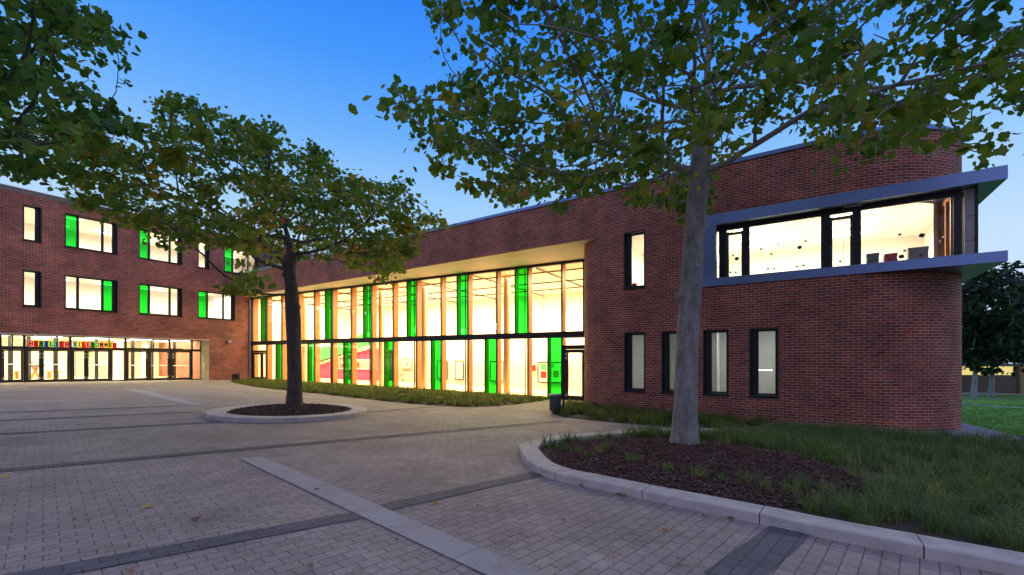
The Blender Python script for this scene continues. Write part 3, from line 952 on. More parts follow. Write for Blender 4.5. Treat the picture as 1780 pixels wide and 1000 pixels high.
for (u0, u1, c, g, rw), h, lb in zip(wins, holes, wl):
    cuts = [FL.a(u, .17) for u in c]
    mats = [GLASS] * (len(c) + 1)
    if g is not None: mats[g] = GREEN
    window(block, FL, *h, cuts=cuts, mats=mats, recess=.17, label=lb, pr=.13)
# downpipe on the upper wall beside the wing roof
m = MB(); ap = FL.a(463); m.tube(FL.P(ap, -.08, 8.0), FL.P(ap, -.08, ZLR - .1), .05); m.build('downpipe', PIPE, block)
m = MB(); ap = FL.a(433.8); m.tube(FL.P(ap, -.09, -.5), FL.P(ap, -.09, 6.2), .045)
for zz in (.6, 2.2, 3.9, 5.6): m.tube(FL.P(ap, -.09, zz), FL.P(ap, -.09, zz + .05), .055)
m.build('downpipe', STEEL, block)

# entrance glazing, set back under the brick
TR0, TR1 = 2.1, 2.26
leafs = [(-78, -42, 1), (-38, -2, 1), (4, 40, 1), (45, 71, -1), (73, 120, 1), (126, 149, -1), (151, 190.5, 1), (221, 255.5, -1), (259.5, 293.5, -1), (299, 331, 1)]
ea = lambda u: FL.a(u, RC)
m = MB(); m.box(FL, eA0, eA1, RC - .05, RC + .08, TR0, TR1); m.build('transom', DARK, block)
m = MB(); m.box(FL, eA0, eA1, RC - .05, RC + .08, ZB - .06, ZB - .004); m.build('door_head', DARK, block)
posts = [(-42, -38), (-2, 3.6), (40.3, 44.7), (71.1, 72.9), (120.3, 125.7), (149.1, 150.9), (190.7, 195.5), (215.5, 220.8), (255.7, 259.3), (293.7, 298.8), (331.2, 334.5), (348.2, 349.8)]
for u0, u1 in posts:
    a0, a1 = ea(u0), ea(u1)
    m = MB(); m.box(FL, a0, a1, RC - .05, RC + .08, FL.g(a0, RC) - .1, TR0); m.build('door_post', DARK, block)
tm = [-80, -42, 0, 21, 42, 99, 122, 189.5, 218, 266, 294.6, 333.4, 349]
for i, u in enumerate(tm):
    a = ea(u)
    m = MB(); w = .03 if u in (21, 99, 189.5, 266) else .055; m.box(FL, a - w, a + w, RC - .05, RC + .06, TR1, ZB - .06); m.build('transom_mullion', DARK, block)
    if i:
        p = MB(); b = ea(tm[i - 1])
        p.face([FL.P(b, RC, TR1), FL.P(a, RC, TR1), FL.P(a, RC, ZB - .06), FL.P(b, RC, ZB - .06)]); p.build('transom_pane', GLASS, block)
for u0, u1, hd in leafs:
    a0, a1 = ea(u0), ea(u1)
    door_leaf(block, FL, a0 + .005, a1 - .005, FL.g((a0 + a1) / 2, RC) + .02, TR0 - .005, d=RC, hand=hd, fw=.07, low=.14)
for u0, u1 in ((195.8, 215.2), (334.8, 348)):
    a0, a1 = ea(u0), ea(u1); z = FL.g(a0, RC)
    p = MB(); p.face([FL.P(a0, RC, z), FL.P(a1, RC, z), FL.P(a1, RC, TR0), FL.P(a0, RC, TR0)]); p.build('side_light', GLASS, block)
    p = MB(); p.box(FL, a0, a1, RC - .03, RC + .04, z - .05, z + .06); p.build('side_light_rail', DARK, block)
m = MB(); m.face([FL.P(eA1 + .02, RC + .1, -.5), FL.P(eA1 + .02, RC + 7, -.5), FL.P(eA1 + .02, RC + 7, ZB), FL.P(eA1 + .02, RC + .1, ZB)], [(0, -.5), (7, -.5), (7, ZB), (0, ZB)]); m.build('inner_brick_wall', BRICK, block)
# entrance hall and the rooms above
m = MB(); P = FL.P; e0, e1, E = eA0, eA1 + .05, RC + 8
m.face([P(e0, E, -1), P(e1, E, -1), P(e1, E, ZB + .02), P(e0, E, ZB + .02)])
m.face([P(e0, RC, -1), P(e0, E, -1), P(e0, E, ZB + .02), P(e0, RC, ZB + .02)])
m.face([P(e1, E, -1), P(e1, RC, -1), P(e1, RC, ZB + .02), P(e1, E, ZB + .02)])
m.face([P(e0, RC, ZB + .02), P(e0, E, ZB + .02), P(e1, E, ZB + .02), P(e1, RC, ZB + .02)])
m.build('entrance_hall_wall', CREAM, block)
m = MB(); q = [(e0, RC + .1), (e1, RC + .1), (e1, E), (e0, E)]; m.face([P(a, d, FL.g(a, d) + .03) for a, d in q], q); m.build('entrance_hall_floor', FLOORI, block)
room('middle_floor_room', block, FL, FL.a(-300), FL.a(434), .4, 6.5, 3.6, 6.9, WHITE, FLOORI)
room('top_floor_room', block, FL, FL.a(-300), aEnd, .4, 6.5, 7.2, 10.4, WHITE, FLOORI)
for zc, grp, where, a_hi in ((6.72, 'tube lamps of the middle floor', 'middle', FL.a(434)), (10.22, 'tube lamps of the top floor', 'top', aEnd)):
    first = None
    for j in range(6):
        for d in (1.8, 4.2):
            a = FL.a(20) + 2.6 * j
            if a + .8 > a_hi: continue
            m = MB(); m.box(FL, a - .7, a + .7, d - .06, d + .06, zc - .06, zc)
            o = tag(m.build('lit_tube', LAMP_C), 'lit tube lamp on the white ceiling of the %s floor of the three-storey block' % where, 'lamp', grp)
            first = first or o
    for j in range(3):
        area_lamp('lamp_light', first, FL.P(FL.a(-60) + 6.2 * j + 1, 3.2, zc - .12), 5, 4, 370, CREAMY, FL.ang)
first = None
for j in range(6):
    a = FL.a(10) + 2.3 * j
    for d in (3.0, 6.0):
        m = MB(); m.box(FL, a - .6, a + .6, d - .12, d + .12, 2.89, 2.95)
        o = tag(m.build('ceiling_lamp', LAMP_C), 'lit flat lamp on the ceiling of the entrance hall', 'lamp', 'ceiling lamps of the entrance hall')
        first = first or o
for j in range(3):
    area_lamp('lamp_light', first, FL.P(FL.a(-40) + 6 * j, RC + 3.2, 2.85), 5.5, 5, 900, (1, .88, .55), FL.ang)

# welcome cards hung in the transom lights
cards = [('H', 'pink', (.85, .30, .35)), ('E', 'red', (.75, .06, .03)), ('R', 'green', (.03, .42, .06)), ('Z', 'blue', (.03, .22, .62)), ('L', 'lime green', (.50, .80, .22)), ('I', 'light blue', (.22, .60, .72)), ('C', 'red', (.72, .03, .05)), ('H', 'pink', (.85, .25, .32)),
         ('W', 'light blue', (.35, .65, .75)), ('I', 'yellow', (.88, .75, .08)), ('L', 'orange red', (.80, .12, .03)), ('L', 'pink', (.85, .32, .33)), ('K', 'green', (.02, .42, .05)), ('O', 'pale green', (.45, .78, .32)), ('M', 'pink', (.82, .25, .33)), ('M', 'yellow', (.88, .72, .06)), ('E', 'yellow', (.86, .78, .08)), ('N', 'red', (.75, .05, .02))]
spans = [(49.5 + i * (120.5 - 49.5) / 8, 49.5 + (i + 1) * (120.5 - 49.5) / 8) for i in range(8)] + [(126.5 + i * (203.5 - 126.5) / 10, 126.5 + (i + 1) * (203.5 - 126.5) / 10) for i in range(10)]
cmats = {}
INK = mat('black ink', (.02, .02, .02), .7)
ordw = ['first', 'second', 'third', 'fourth', 'fifth', 'sixth', 'seventh', 'last']
ordw2 = ['first', 'second', 'third', 'fourth', 'fifth', 'sixth', 'seventh', 'eighth', 'ninth', 'last']


def letter_mesh(ch):
    cu = bpy.data.curves.new('letter', 'FONT'); cu.body = ch; cu.size = 1; cu.extrude = .004; cu.align_x = 'CENTER'; cu.align_y = 'CENTER'
    cu.offset = .02
    o = bpy.data.objects.new('letter', cu); COL.objects.link(o)
    bpy.context.view_layer.update()
    me = bpy.data.meshes.new_from_object(o.evaluated_get(bpy.context.evaluated_depsgraph_get()))
    bpy.data.objects.remove(o); bpy.data.curves.remove(cu)
    return me


for i, ((ch, cn, cc), (u0, u1)) in enumerate(zip(cards, spans)):
    if cc not in cmats:
        cm = cmats[cc] = mat(cn + ' card', cc, .7, var=.03)
        n_, l_ = cm.node_tree.nodes, cm.node_tree.links
        tl_ = n_.new('ShaderNodeBsdfTranslucent'); tl_.inputs[0].default_value = (*cc, 1)
        ms_ = n_.new('ShaderNodeMixShader'); ms_.inputs[0].default_value = .65
        l_.new(n_['Principled BSDF'].outputs[0], ms_.inputs[1]); l_.new(tl_.outputs[0], ms_.inputs[2]); l_.new(ms_.outputs[0], n_['Material Output'].inputs[0])
    dd = RC - .075
    a0, a1 = FL.a(u0, dd), FL.a(u1, dd)
    z0, z1 = 2.27, 2.63
    m = MB(); m.box(FL, a0 + .008, a1 - .008, dd, dd + .006, z0, z1)
    word, oi = ('first word', ordw[i]) if i < 8 else ('second word', ordw2[i - 8])
    co = tag(m.build('letter_card', cmats[cc]), '%s card with letter %s, %s in the %s of the welcome banner' % (cn, ch, oi, word), 'card')
    lm = letter_mesh(ch); lm.materials.clear(); lm.materials.append(INK)
    lo = link('letter', lm)
    s = min(.30, .36)
    wx = max(v.co.x for v in lm.vertices) - min(v.co.x for v in lm.vertices)
    sx = min(.34, (a1 - a0 - .05) / wx)
    lo.parent = co
    p = Vector(FL.P((a0 + a1) / 2, dd - .004, (z0 + z1) / 2))
    lo.matrix_local = Matrix.Translation(p) @ Matrix.Rotation(FL.ang, 4, 'Z') @ Matrix.Rotation(math.pi / 2, 4, 'X') @ Matrix.Diagonal((sx, .36, 1, 1))

# things inside the entrance hall
def entz(a, d): return FL.g(a, d) + .03
DI = 5.5


def bench(u0, u1, label):
    a0, a1 = FL.a(u0, DI), FL.a(u1, DI); z = entz((a0 + a1) / 2, DI)
    t = thing('wooden_bench', label, 'bench', FL.P((a0 + a1) / 2, DI, z))
    m = MB(); m.box(FL, a0, a1, DI - .2, DI + .2, z + .42, z + .48); m.build('seat', WOOD, t)
    for a in (a0 + .25, a1 - .25):
        m = MB(); m.box(FL, a - .06, a + .06, DI - .17, DI + .17, z, z + .42); m.build('leg', WOOD, t)
    return t


bench(18, 39, 'wooden bench behind the leftmost visible entrance door')
bench(76, 108, 'long wooden bench behind the wide entrance door')
a0, a1 = FL.a(53, DI), FL.a(69, DI); z = entz(a0, DI)
t = thing('wooden_table', 'wooden table with splayed legs between the hall benches', 'table', FL.P((a0 + a1) / 2, DI, z))
m = MB(); m.box(FL, a0 - .1, a1 + .1, DI - .35, DI + .35, z + .72, z + .78); m.build('table_top', WOOD, t)
for a, s in ((a0, 1), (a1, -1)):
    m = MB(); m.tube(FL.P(a, DI, z), FL.P(a + s * .3, DI, z + .72), .07, .06, 8); m.build('leg', WOOD, t)
m = MB(); m.lathe(FL.P((a0 + a1) / 2, DI, z + .78), [(.45, 0), (.42, .12), (.3, .26), (.12, .33), (0, .34)], 20)
tag(m.build('bean_bag', GREYBOX, smooth=True), 'dark grey cushion lying on the wooden hall table', 'cushion')
for u0, u1, dd, lab in ((133, 160, 8.6, 'grey door at the back of the entrance hall'),):
    a0, a1 = FL.a(u0, dd), FL.a(u1, dd); z = entz(a0, dd)
    t = thing('inner_door', lab, 'door', FL.P(a0, dd, z))
    m = MB(); m.box(FL, a0, a1, dd, dd + .05, z, z + 2.15); m.build('leaf', GREYWALL, t)
    m = MB(); m.box(FL, a1 - .4, a1 - .1, dd - .01, dd, z + 1.4, z + 1.8); m.build('sign', cmats[(.50, .80, .22)], t)
    m = MB(); m.tube(FL.P(a0 + .12, dd - .06, z + 1.05), FL.P(a0 + .32, dd - .06, z + 1.05), .02); m.build('handle', STEEL, t)
a0 = FL.a(180, 6.5); z = entz(a0, 6.5)
m = MB(); m.box(FL, a0 - .22, a0 + .22, 6.4, 6.75, z, z + .75); m.box(FL, a0 - .26, a0 + .26, 6.36, 6.79, z + .75, z + .95)
tag(m.build('waste_box', BEIGEBOX), 'pale box with dark lid standing in the entrance hall', 'waste box')
for u, d in ((206, 4.5), (252, 7.5)):
    a = FL.a(u, d); m = MB(); m.lathe(FL.P(a, d, 0), [(.22, entz(a, d) - .1), (.22, ZB)], 20); m.build('column', CREAM, block, smooth=True)
for u0, u1, d in ((14, 23, 4.0), (46, 54, 4.0), (93, 101, 4.0), (165, 171, 4.0), (228, 234, 4.0), (262, 267, 4.0), (301, 306, 4.0)):
    a0, a1 = FL.a(u0, d), FL.a(u1, d); m = MB(); m.box(FL, a0, a1, d, d + .08, entz(a0, d) - .05, ZB); m.build('inner_door_post', DARK, block)
m = MB(); m.box(FL, FL.a(-60, 4), FL.a(320, 4), 4.0, 4.06, 2.25, 2.36); m.build('inner_transom', DARK, block)

# fittings on the walls
a = FL.a(397.8); z = FL.zy(397.8, 594)
t = thing('wall_lamp', 'small grey box lamp on the brick wall near the inner corner', 'lamp', FL.P(a, 0, z))
m = MB(); m.box(FL, a - .12, a + .12, -.16, -.02, z - .11, z + .11); m.build('housing', ALU, t)
m = MB(); m.box(FL, a - .05, a + .05, -.02, .0, z - .06, z + .06); m.build('bracket', DARK, t)
m = MB(); ai = RC - .35; z = FL.zy(357, 637); m.box(FL, eA1 - .05, eA1, .5, .62, z - .25, z + .25)
tag(m.build('intercom', STEEL), 'slim steel intercom panel on the pale brick entrance reveal', 'intercom')
px, py = FR.xy(B0 - R2, 1.75); z = CAM_Z + (V0 - 597) * py / F_PX
t = thing('wall_lamp', 'round bulkhead lamp on the rounded corner above the right door', 'lamp', (px, py, z))
ox = -FR.ex
m = MB(); c0 = Vector((px, py, z)); o3 = Vector((ox.x, ox.y, 0))
m.tube(c0, c0 + o3 * .06, .13, .13, 16); m.build('base', DARK, t)
m = MB(); m.tube(c0 + o3 * .06, c0 + o3 * .14, .12, .11, 16); m.tube(c0 + o3 * .14, c0 + o3 * .2, .11, .05, 16); m.build('shade', ALU, t, smooth=False)
m = MB(); a = FA.a(690, -.9); c0 = FA.P(a, -1.0, Z_SOF - .02); m.lathe(c0, [(0, -.12), (.07, -.1), (.1, -.03), (.1, .02)], 14)
tag(m.build('soffit_spot', ALU), 'small round spot fitting under the soffit of the glass front', 'lamp')

# ------------------------------------------------------------------ things on the window ledge
for u0, u1, v0, v1, mt, lab, nm, st in ((1507, 1528, 441.5, 458, GREYBOX, 'slate grey storage box on the corner window ledge', 'storage_box', 0), (1537, 1560.5, 441.5, 457, RED, 'stack of red boxes on the corner window ledge', 'storage_box', 3), (1579, 1614, 431.5, 452, BEIGEBOX, 'large grey beige box on the corner window ledge', 'storage_box', 1)):
    d = .62
    a0, a1 = FR.a(u0, d), FR.a(u1, d)
    h = FR.zy(u0, v0, d) - ZS1
    t = thing(nm, lab, 'box', FR.P((a0 + a1) / 2, d + .15, ZS1))
    if st == 3:
        for k in range(4):
            m = MB(); m.box(FR, a0 + .01 * (k % 2), a1 - .012 * ((k + 1) % 2), d, d + .32, ZS1 + h * k / 4 + .002, ZS1 + h * (k + 1) / 4 - .004); m.build('box', mt, t)
    else:
        m = MB(); m.box(FR, a0, a1, d, d + .3, ZS1 + .001, ZS1 + h * .8); m.build('body', mt, t)
        m = MB(); m.box(FR, a0 - .008, a1 + .008, d - .008, d + .308, ZS1 + h * .8, ZS1 + h); m.build('lid', mt, t)


def sticker(u, v, kind, s=.075):
    d = GD - .012
    a, z = FR.a(u, d), FR.zy(u, v, d)
    m = MB(); rt = random.uniform(0, 6.3)
    if kind == 'leaf':
        rad = [1.0, .35, .85, .3, .7, .25, .45, .25, .7, .3, .85, .35]
    else:
        rad = [1, .95, .9, .95] * 4
    n = len(rad)
    pts = [(s * r * math.cos(rt + k * 2 * math.pi / n), s * r * .9 * math.sin(rt + k * 2 * math.pi / n)) for k, r in enumerate(rad)]
    for y, rev in ((d, 0), (d + .003, 1)):
        for k in range(n):
            q = [FR.P(a, y, z), FR.P(a + pts[k][0], y, z + pts[k][1]), FR.P(a + pts[(k + 1) % n][0], y, z + pts[(k + 1) % n][1])]
            m.face(q[::-1] if rev else q)
    nm, lb, gp = ('paper_leaf', 'dark cut-paper leaf stuck on the corner window glass', 'paper leaves on the corner window') if kind == 'leaf' else ('paper_disc', 'dark round paper shape stuck on the corner window glass', 'round paper shapes on the corner window')
    tag(m.build(nm, STICKER), lb, 'window decoration', gp)


def c5(x, y): return 1220 + x / 3.179, 220 + y / 3.179
for x, y, k in ((174, 712, 'leaf'), (193, 731, 'disc'), (157, 807, 'leaf'), (186, 805, 'leaf'), (328, 679, 'leaf'), (422, 651, 'leaf'), (383, 706, 'leaf'), (366, 788, 'leaf'), (399, 785, 'leaf'), (540, 668, 'disc'), (575, 633, 'leaf'), (527, 773, 'leaf'), (562, 769, 'leaf'), (766, 745, 'leaf'), (1092, 598, 'leaf'), (1216, 602, 'disc'), (1103, 719, 'disc'), (1122, 685, 'leaf'), (1214, 712, 'leaf')):
    sticker(*c5(x, y), k, .068 if k == 'disc' else .08)
m = MB(); a = FR.a(1103, .5); m.lathe(FR.P(a, .5, 4.31), [(0, 0), (.09, .02), (.13, .1), (.09, .2), (0, .22)], 12)
tag(m.build('flower_pot', RED, smooth=True), 'small red flower pot on the sill of the narrow upper window', 'flower pot')

# ------------------------------------------------------------------ litter bins
x, y = G(965, 719)
t = thing('litter_bin', 'dark grey cylindrical litter bin on a post beside the right door', 'litter bin', (x, y, gz(x, y)))
z = gz(x, y); r = 10.2 / F_PX * y
m = MB(); m.lathe((x, y, z), [(0, .1), (r * .96, .1), (r, .13), (r, .66), (r * .94, .66), (r * .94, .2), (0, .2)], 32); m.build('body', mat('dark grey coated steel', (.075, .08, .09), .35, .4), t, smooth=False)
m = MB(); m.lathe((x, y, z), [(r * 1.02, .63), (r * 1.02, .675), (r * .93, .675), (r * .93, .63)], 32); m.build('rim', STEEL, t)
m = MB(); m.tube((x + r + .08, y, z), (x + r + .08, y, z + .78), .035); m.tube((x + r + .08, y, z + .78), (x + r + .08, y, z + .82), .035, .02); m.build('post', DARK, t)
m = MB(); m.tube((x + r * .9, y, z + .5), (x + r + .08, y, z + .5), .02); m.tube((x + r * .9, y, z + .25), (x + r + .08, y, z + .25), .02); m.build('bracket', DARK, t)
x, y = G(409, 664.0); z = gz(x, y)
t = thing('litter_bin', 'small dark litter bin against the brick near the inner corner', 'litter bin', (x, y, z))
m = MB(); m.lathe((x, y, z), [(0, .05), (.2, .05), (.22, .1), (.22, .55), (.19, .55), (.19, .2), (0, .2)], 20); m.build('body', DARK, t)
m = MB(); m.tube((x + .27, y, z), (x + .27, y, z + .65), .03); m.build('post', DARK, t)

# ------------------------------------------------------------------ trees
LEAFC = [(0, (.040, .120, .018)), (.35, (.100, .230, .022)), (.60, (.20, .31, .026)), (.80, (.38, .35, .03)), (.92, (.55, .32, .03)), (1, (.50, .15, .02))]
LEAF = leaf_mat('maple leaves', LEAFC, .5)
LEAF_FAR = leaf_mat('far foliage', [(0, (.012, .032, .010)), (.5, (.028, .065, .016)), (1, (.06, .10, .02))], .3)


def bark_mat(name, c1, c2, sc=9):
    m, n, l, b = new_mat(name)
    b.inputs['Roughness'].default_value = .9
    g = n.new('ShaderNodeNewGeometry')
    mp = n.new('ShaderNodeMapping'); mp.inputs['Scale'].default_value = (1, 1, .35); l.new(g.outputs['Position'], mp.inputs['Vector'])
    a = n.new('ShaderNodeTexNoise'); a.inputs['Scale'].default_value = sc; a.inputs['Detail'].default_value = 8; a.inputs['Roughness'].default_value = .7
    l.new(mp.outputs[0], a.inputs['Vector'])
    r = ramp(n, [(.3, c1), (.62, c2), (.75, tuple(min(1, x * 1.6) for x in c2))]); l.new(a.outputs['Fac'], r.inputs[0]); l.new(r.outputs[0], b.inputs['Base Color'])
    mp2 = n.new('ShaderNodeMapping'); mp2.inputs['Scale'].default_value = (1, 1, .12); l.new(g.outputs['Position'], mp2.inputs['Vector'])
    a2 = n.new('ShaderNodeTexNoise'); a2.inputs['Scale'].default_value = 38; a2.inputs['Detail'].default_value = 5; l.new(mp2.outputs[0], a2.inputs['Vector'])
    bp = n.new('ShaderNodeBump'); bp.inputs['Strength'].default_value = 1; bp.inputs['Distance'].default_value = .035
    l.new(a2.outputs['Fac'], bp.inputs['Height']); l.new(bp.outputs[0], b.inputs['Normal'])
    return m


BARK_PALE = bark_mat('pale grey bark', (.17, .155, .115), (.40, .375, .33))
BARK_DARK = bark_mat('brown bark', (.055, .045, .032), (.14, .115, .085))
BIRCH = bark_mat('white birch bark', (.2, .19, .17), (.5, .49, .46))


def in_poly(u, v, poly):
    x, y = np.array([p[0] for p in poly], float), np.array([p[1] for p in poly], float)
    ins = np.zeros(len(u), bool)
    j = len(poly) - 1
    for i in range(len(poly)):
        c = ((y[i] > v) != (y[j] > v)) & (u < (x[j] - x[i]) * (v - y[i]) / (y[j] - y[i] + 1e-9) + x[i])
        ins ^= c; j = i
    return ins


def grow(start, radii0, att, step=.28, di=2.2, dk=.42, iters=90, rng=RNG, maxn=9000):
    """space colonisation: start = trunk points (n,3) chained; returns nodes, parent"""
    nodes = [np.array(p, float) for p in start]
    par = [-1] + list(range(len(start) - 1))
    att = att.copy()
    arr = np.array(nodes)
    near = np.full(len(att), 1e9); idx = np.zeros(len(att), int)
    done = 0
    for it in range(iters):
        new = arr[done:]
        for c0 in range(0, len(new), 400):
            D = np.linalg.norm(att[:, None, :] - new[None, c0:c0 + 400, :], axis=2)
            k = D.argmin(1); d = D[np.arange(len(att)), k]
            b = d < near
            near[b] = d[b]; idx[b] = done + c0 + k[b]
        done = len(arr)
        keep = near > dk
        att, near, idx = att[keep], near[keep], idx[keep]
        if not len(att): break
        dii = di if it < 40 else di * 2
        act = near < (dii if it > 6 else 99)
        if not act.any():
            act = near < near.min() + .5
        tips = {}
        for a, i in zip(att[act], idx[act]):
            v = a - arr[i]
            tips.setdefault(i, []).append(v / (np.linalg.norm(v) + 1e-9))
        add = []
        for i, vs in tips.items():
            d = np.mean(vs, 0) + rng.normal(0, .12, 3)
            if par[i] >= 0:
                pd = arr[i] - arr[par[i]]; d = d + .35 * pd / (np.linalg.norm(pd) + 1e-9)
            d /= np.linalg.norm(d) + 1e-9
            add.append((i, arr[i] + d * step))
        for i, p in add:
            nodes.append(p); par.append(i)
        arr = np.array(nodes)
        if len(nodes) > maxn: break
    return arr, par


def tree(name, label, trunk, att, leaf_n, leaf_s, bark, lmat, seed=0, lift=2, twig_r=.0055, pipe=2.3, tone=0.0, spread=.135, shape='maple', group=None, dk=.38, glow_tint_z=None, knots=()):
    """trunk: list of (x, y, z, r) from the ground up; att: attraction points of the crown"""
    rng = np.random.default_rng(seed)
    base = trunk[0]
    root = thing(name, label, 'tree', tuple(base[:3]), group)
    tp = np.array([t[:3] for t in trunk]); nt_ = len(trunk)
    nodes, par = grow(tp[lift:], None, att, rng=rng, dk=dk)
    n = len(nodes)
    kids = [[] for _ in range(n)]
    for i, p in enumerate(par):
        if p >= 0: kids[p].append(i)
    r = np.zeros(n)
    for i in range(n - 1, -1, -1):
        s = sum(r[k] ** pipe for k in kids[i])
        r[i] = s ** (1 / pipe) if s > 0 else twig_r
    raw = r.copy()
    r0 = trunk[-1][3]
    nstart = nt_ - lift
    big = max(r[k] for k in kids[nstart - 1]) if kids[nstart - 1] else r0
    r = np.where(np.arange(n) >= nstart, np.minimum(r * min(1.6, max(.8, r0 * .95 / max(big, 1e-6))), r0 * .85), r)
    # trunk and limbs
    m = MB()
    seg = []
    S = 22
    rings = []
    fine = []
    for (a, b) in zip(trunk, trunk[1:]):
        for k in range(6):
            t = k / 6
            fine.append([a[q] + (b[q] - a[q]) * t for q in range(4)])
    fine.append(list(trunk[-1]))
    for (x, y, z, rr) in fine:
        ring_ = []
        for k in range(S):
            t = k * 2 * math.pi / S
            w = 1 + .10 * noise.noise(Vector((math.cos(t) * 1.2 + seed, math.sin(t) * 1.2, z * .9))) + .05 * noise.noise(Vector((math.cos(t) * 4, math.sin(t) * 4 + seed, z * 3)))
            dz = z - base[2]
            if dz < .5: w *= 1 + .14 * (1 - dz / .5) ** 2 * (.6 + .4 * math.sin(5 * t + seed))
            ring_.append((x + math.cos(t) * rr * w, y + math.sin(t) * rr * w, z))
        rings.append(ring_)
    for A, B in zip(rings, rings[1:]):
        for k in range(S):
            j = (k + 1) % S
            m.face([A[k], A[j], B[j], B[k]])
    m.face(rings[-1])
    for (x, y, z, dx, dy, kr) in knots:
        d_ = Vector((dx, dy, .35)).normalized(); p_ = Vector((x, y, z))
        m.tube(p_ - d_ * .05, p_ + d_ * kr * .7, kr * 1.5, kr, 12, caps=False); m.tube(p_ + d_ * kr * .7, p_ + d_ * kr * .75, kr, kr * .5, 12, caps=False); m.tube(p_ + d_ * kr * .75, p_ + d_ * kr * .4, kr * .5, kr * .2, 12)
    for i in range(nstart, n):
        p = par[i]
        ra = r[p] if p >= nstart else min(r[i] * 1.25, r0)
        ra = min(ra, r[i] * 1.6)
        sides = 9 if r[i] > .04 else (5 if r[i] > .012 else 3)
        A0_, B0_ = nodes[p], nodes[i]
        m.tube(A0_, B0_ + (B0_ - A0_) * .06, ra, r[i], n=sides, caps=False)
    tr = m.build('trunk', bark, root, smooth=True)
    # leaves sit round the thin nodes
    thin = np.where((raw < twig_r * 3.0) & (np.arange(n) >= nstart))[0]
    wgt = np.where(np.array([len(kids[i]) == 0 for i in thin]), 2.6, 1.0) * rng.gamma(1.6, 1, len(thin))
    pick = rng.choice(thin, leaf_n, p=wgt / wgt.sum())
    c = nodes[pick] + rng.normal(0, spread, (leaf_n, 3)) * np.array([1.15, 1.15, .45])
    c[:, 2] -= .05
    dirn = nodes[pick] - nodes[np.maximum(np.array(par)[pick], 0)]
    dirn /= np.linalg.norm(dirn, axis=1, keepdims=True) + 1e-9
    T = dirn * .7 + rng.normal(0, .6, (leaf_n, 3)); T[:, 2] -= .45
    T /= np.linalg.norm(T, axis=1, keepdims=True)
    N = rng.normal(0, .55, (leaf_n, 3)); N[:, 2] += 1
    N -= (N * T).sum(1, keepdims=True) * T; N /= np.linalg.norm(N, axis=1, keepdims=True)
    Sd = np.cross(T, N)
    if shape == 'maple':
        t2 = np.array([(0, 0), (.28, -.05), (.50, .22), (.43, .42), (.47, .68), (.20, .80), (0, 1.04), (-.20, .80), (-.47, .68), (-.43, .42), (-.50, .22), (-.28, -.05)])
    else:
        t2 = np.array([(0, 0), (.35, .15), (.42, .5), (.2, .85), (0, 1.0), (-.2, .85), (-.42, .5), (-.35, .15)])
    sz = leaf_s * rng.uniform(.5, 1.3, leaf_n)
    fold = rng.uniform(.1, .4, leaf_n)
    K = len(t2)
    V = c[:, None, :] + (Sd[:, None, :] * t2[None, :, 0, None] + T[:, None, :] * (t2[None, :, 1, None] - .3) + N[:, None, :] * (np.abs(t2[None, :, 0, None]) * fold[:, None, None] - .12 * (t2[None, :, 1, None]) ** 2)) * sz[:, None, None]
    clump = np.array([noise.noise(Vector(p * .9)) for p in c]) * .30
    low = 0
    if glow_tint_z is not None:
        low = np.clip((glow_tint_z - c[:, 2]) / 2.0, 0, 1) * .16  # warm glow of the facade painted into the colour of the lower leaves
    rv = np.clip(.36 + tone + clump + low + rng.normal(0, .11, leaf_n) + (rng.random(leaf_n) < .008) * .4, 0, 1)
    me = np_mesh('crown', V, K, lmat, rv)
    cr = link('crown', me, root)
    return root


def hull(poly, center, rad, zlo, zhi, n, thr=-.05, seed=0, freq=.55, ymin=2.2):
    """crown attraction points: inside a round crown volume, kept where the photograph shows foliage"""
    rng = np.random.default_rng(seed)
    out = []
    while sum(len(o) for o in out) < n:
        p = np.column_stack([rng.uniform(center[0] - rad, center[0] + rad, 6000), rng.uniform(center[1] - rad, center[1] + rad, 6000), rng.uniform(zlo, zhi, 6000)])
        h = np.hypot(p[:, 0] - center[0], p[:, 1] - center[1]) / rad
        zz = (p[:, 2] - zlo) / (zhi - zlo)
        ok = (h < np.sqrt(np.clip(1 - zz ** 2, 0, 1)) ** .6) & (zz > .55 * np.clip(.35 - h, 0, 1)) & (p[:, 1] > ymin)
        p = p[ok]
        u = U0 + F_PX * p[:, 0] / p[:, 1]; v = V0 - F_PX * (p[:, 2] - CAM_Z) / p[:, 1]
        p = p[in_poly(u, v, poly)]
        if len(p):
            f = np.array([noise.noise(Vector((q[0] * freq + seed, q[1] * freq, q[2] * freq * 3.6))) for q in p])
            p = p[f > thr]
        out.append(p)
    return np.concatenate(out)[:n]


def sprays(poly, depth, n, seed, reach=(12, 38), vmax=470):
    """short twigs that break the outline of the crown"""
    rng = np.random.default_rng(seed)
    P_ = np.array(poly, float); c = P_[(P_[:, 0] > -50) & (P_[:, 0] < 1830) & (P_[:, 1] > -50)].mean(0)
    out = []
    while len(out) < n * 4:
        i = rng.integers(len(P_)); j = (i + 1) % len(P_)
        p = P_[i] + (P_[j] - P_[i]) * rng.random()
        if not (-60 < p[0] < 1850 and -60 < p[1] < vmax) or (p[0] > 1235 and p[1] > 205): continue
        d = np.array([P_[j][1] - P_[i][1], -(P_[j][0] - P_[i][0])]); d /= np.linalg.norm(d) + 1e-9
        if not in_poly(np.array([p[0] - d[0] * 4]), np.array([p[1] - d[1] * 4]), poly)[0]: d = -d
        d = d * .6 + np.array([np.sign(p[0] - c[0]) * .8, rng.normal(0, .25)]); d /= np.linalg.norm(d)
        y = depth + rng.normal(0, 1.1); L = rng.uniform(*reach)
        for k in range(4):
            u, v = p + d * (L * k / 3 - 10)
            out.append(((u - U0) / F_PX * y, y, CAM_Z + (V0 - v) * y / F_PX))
    return np.array(out)


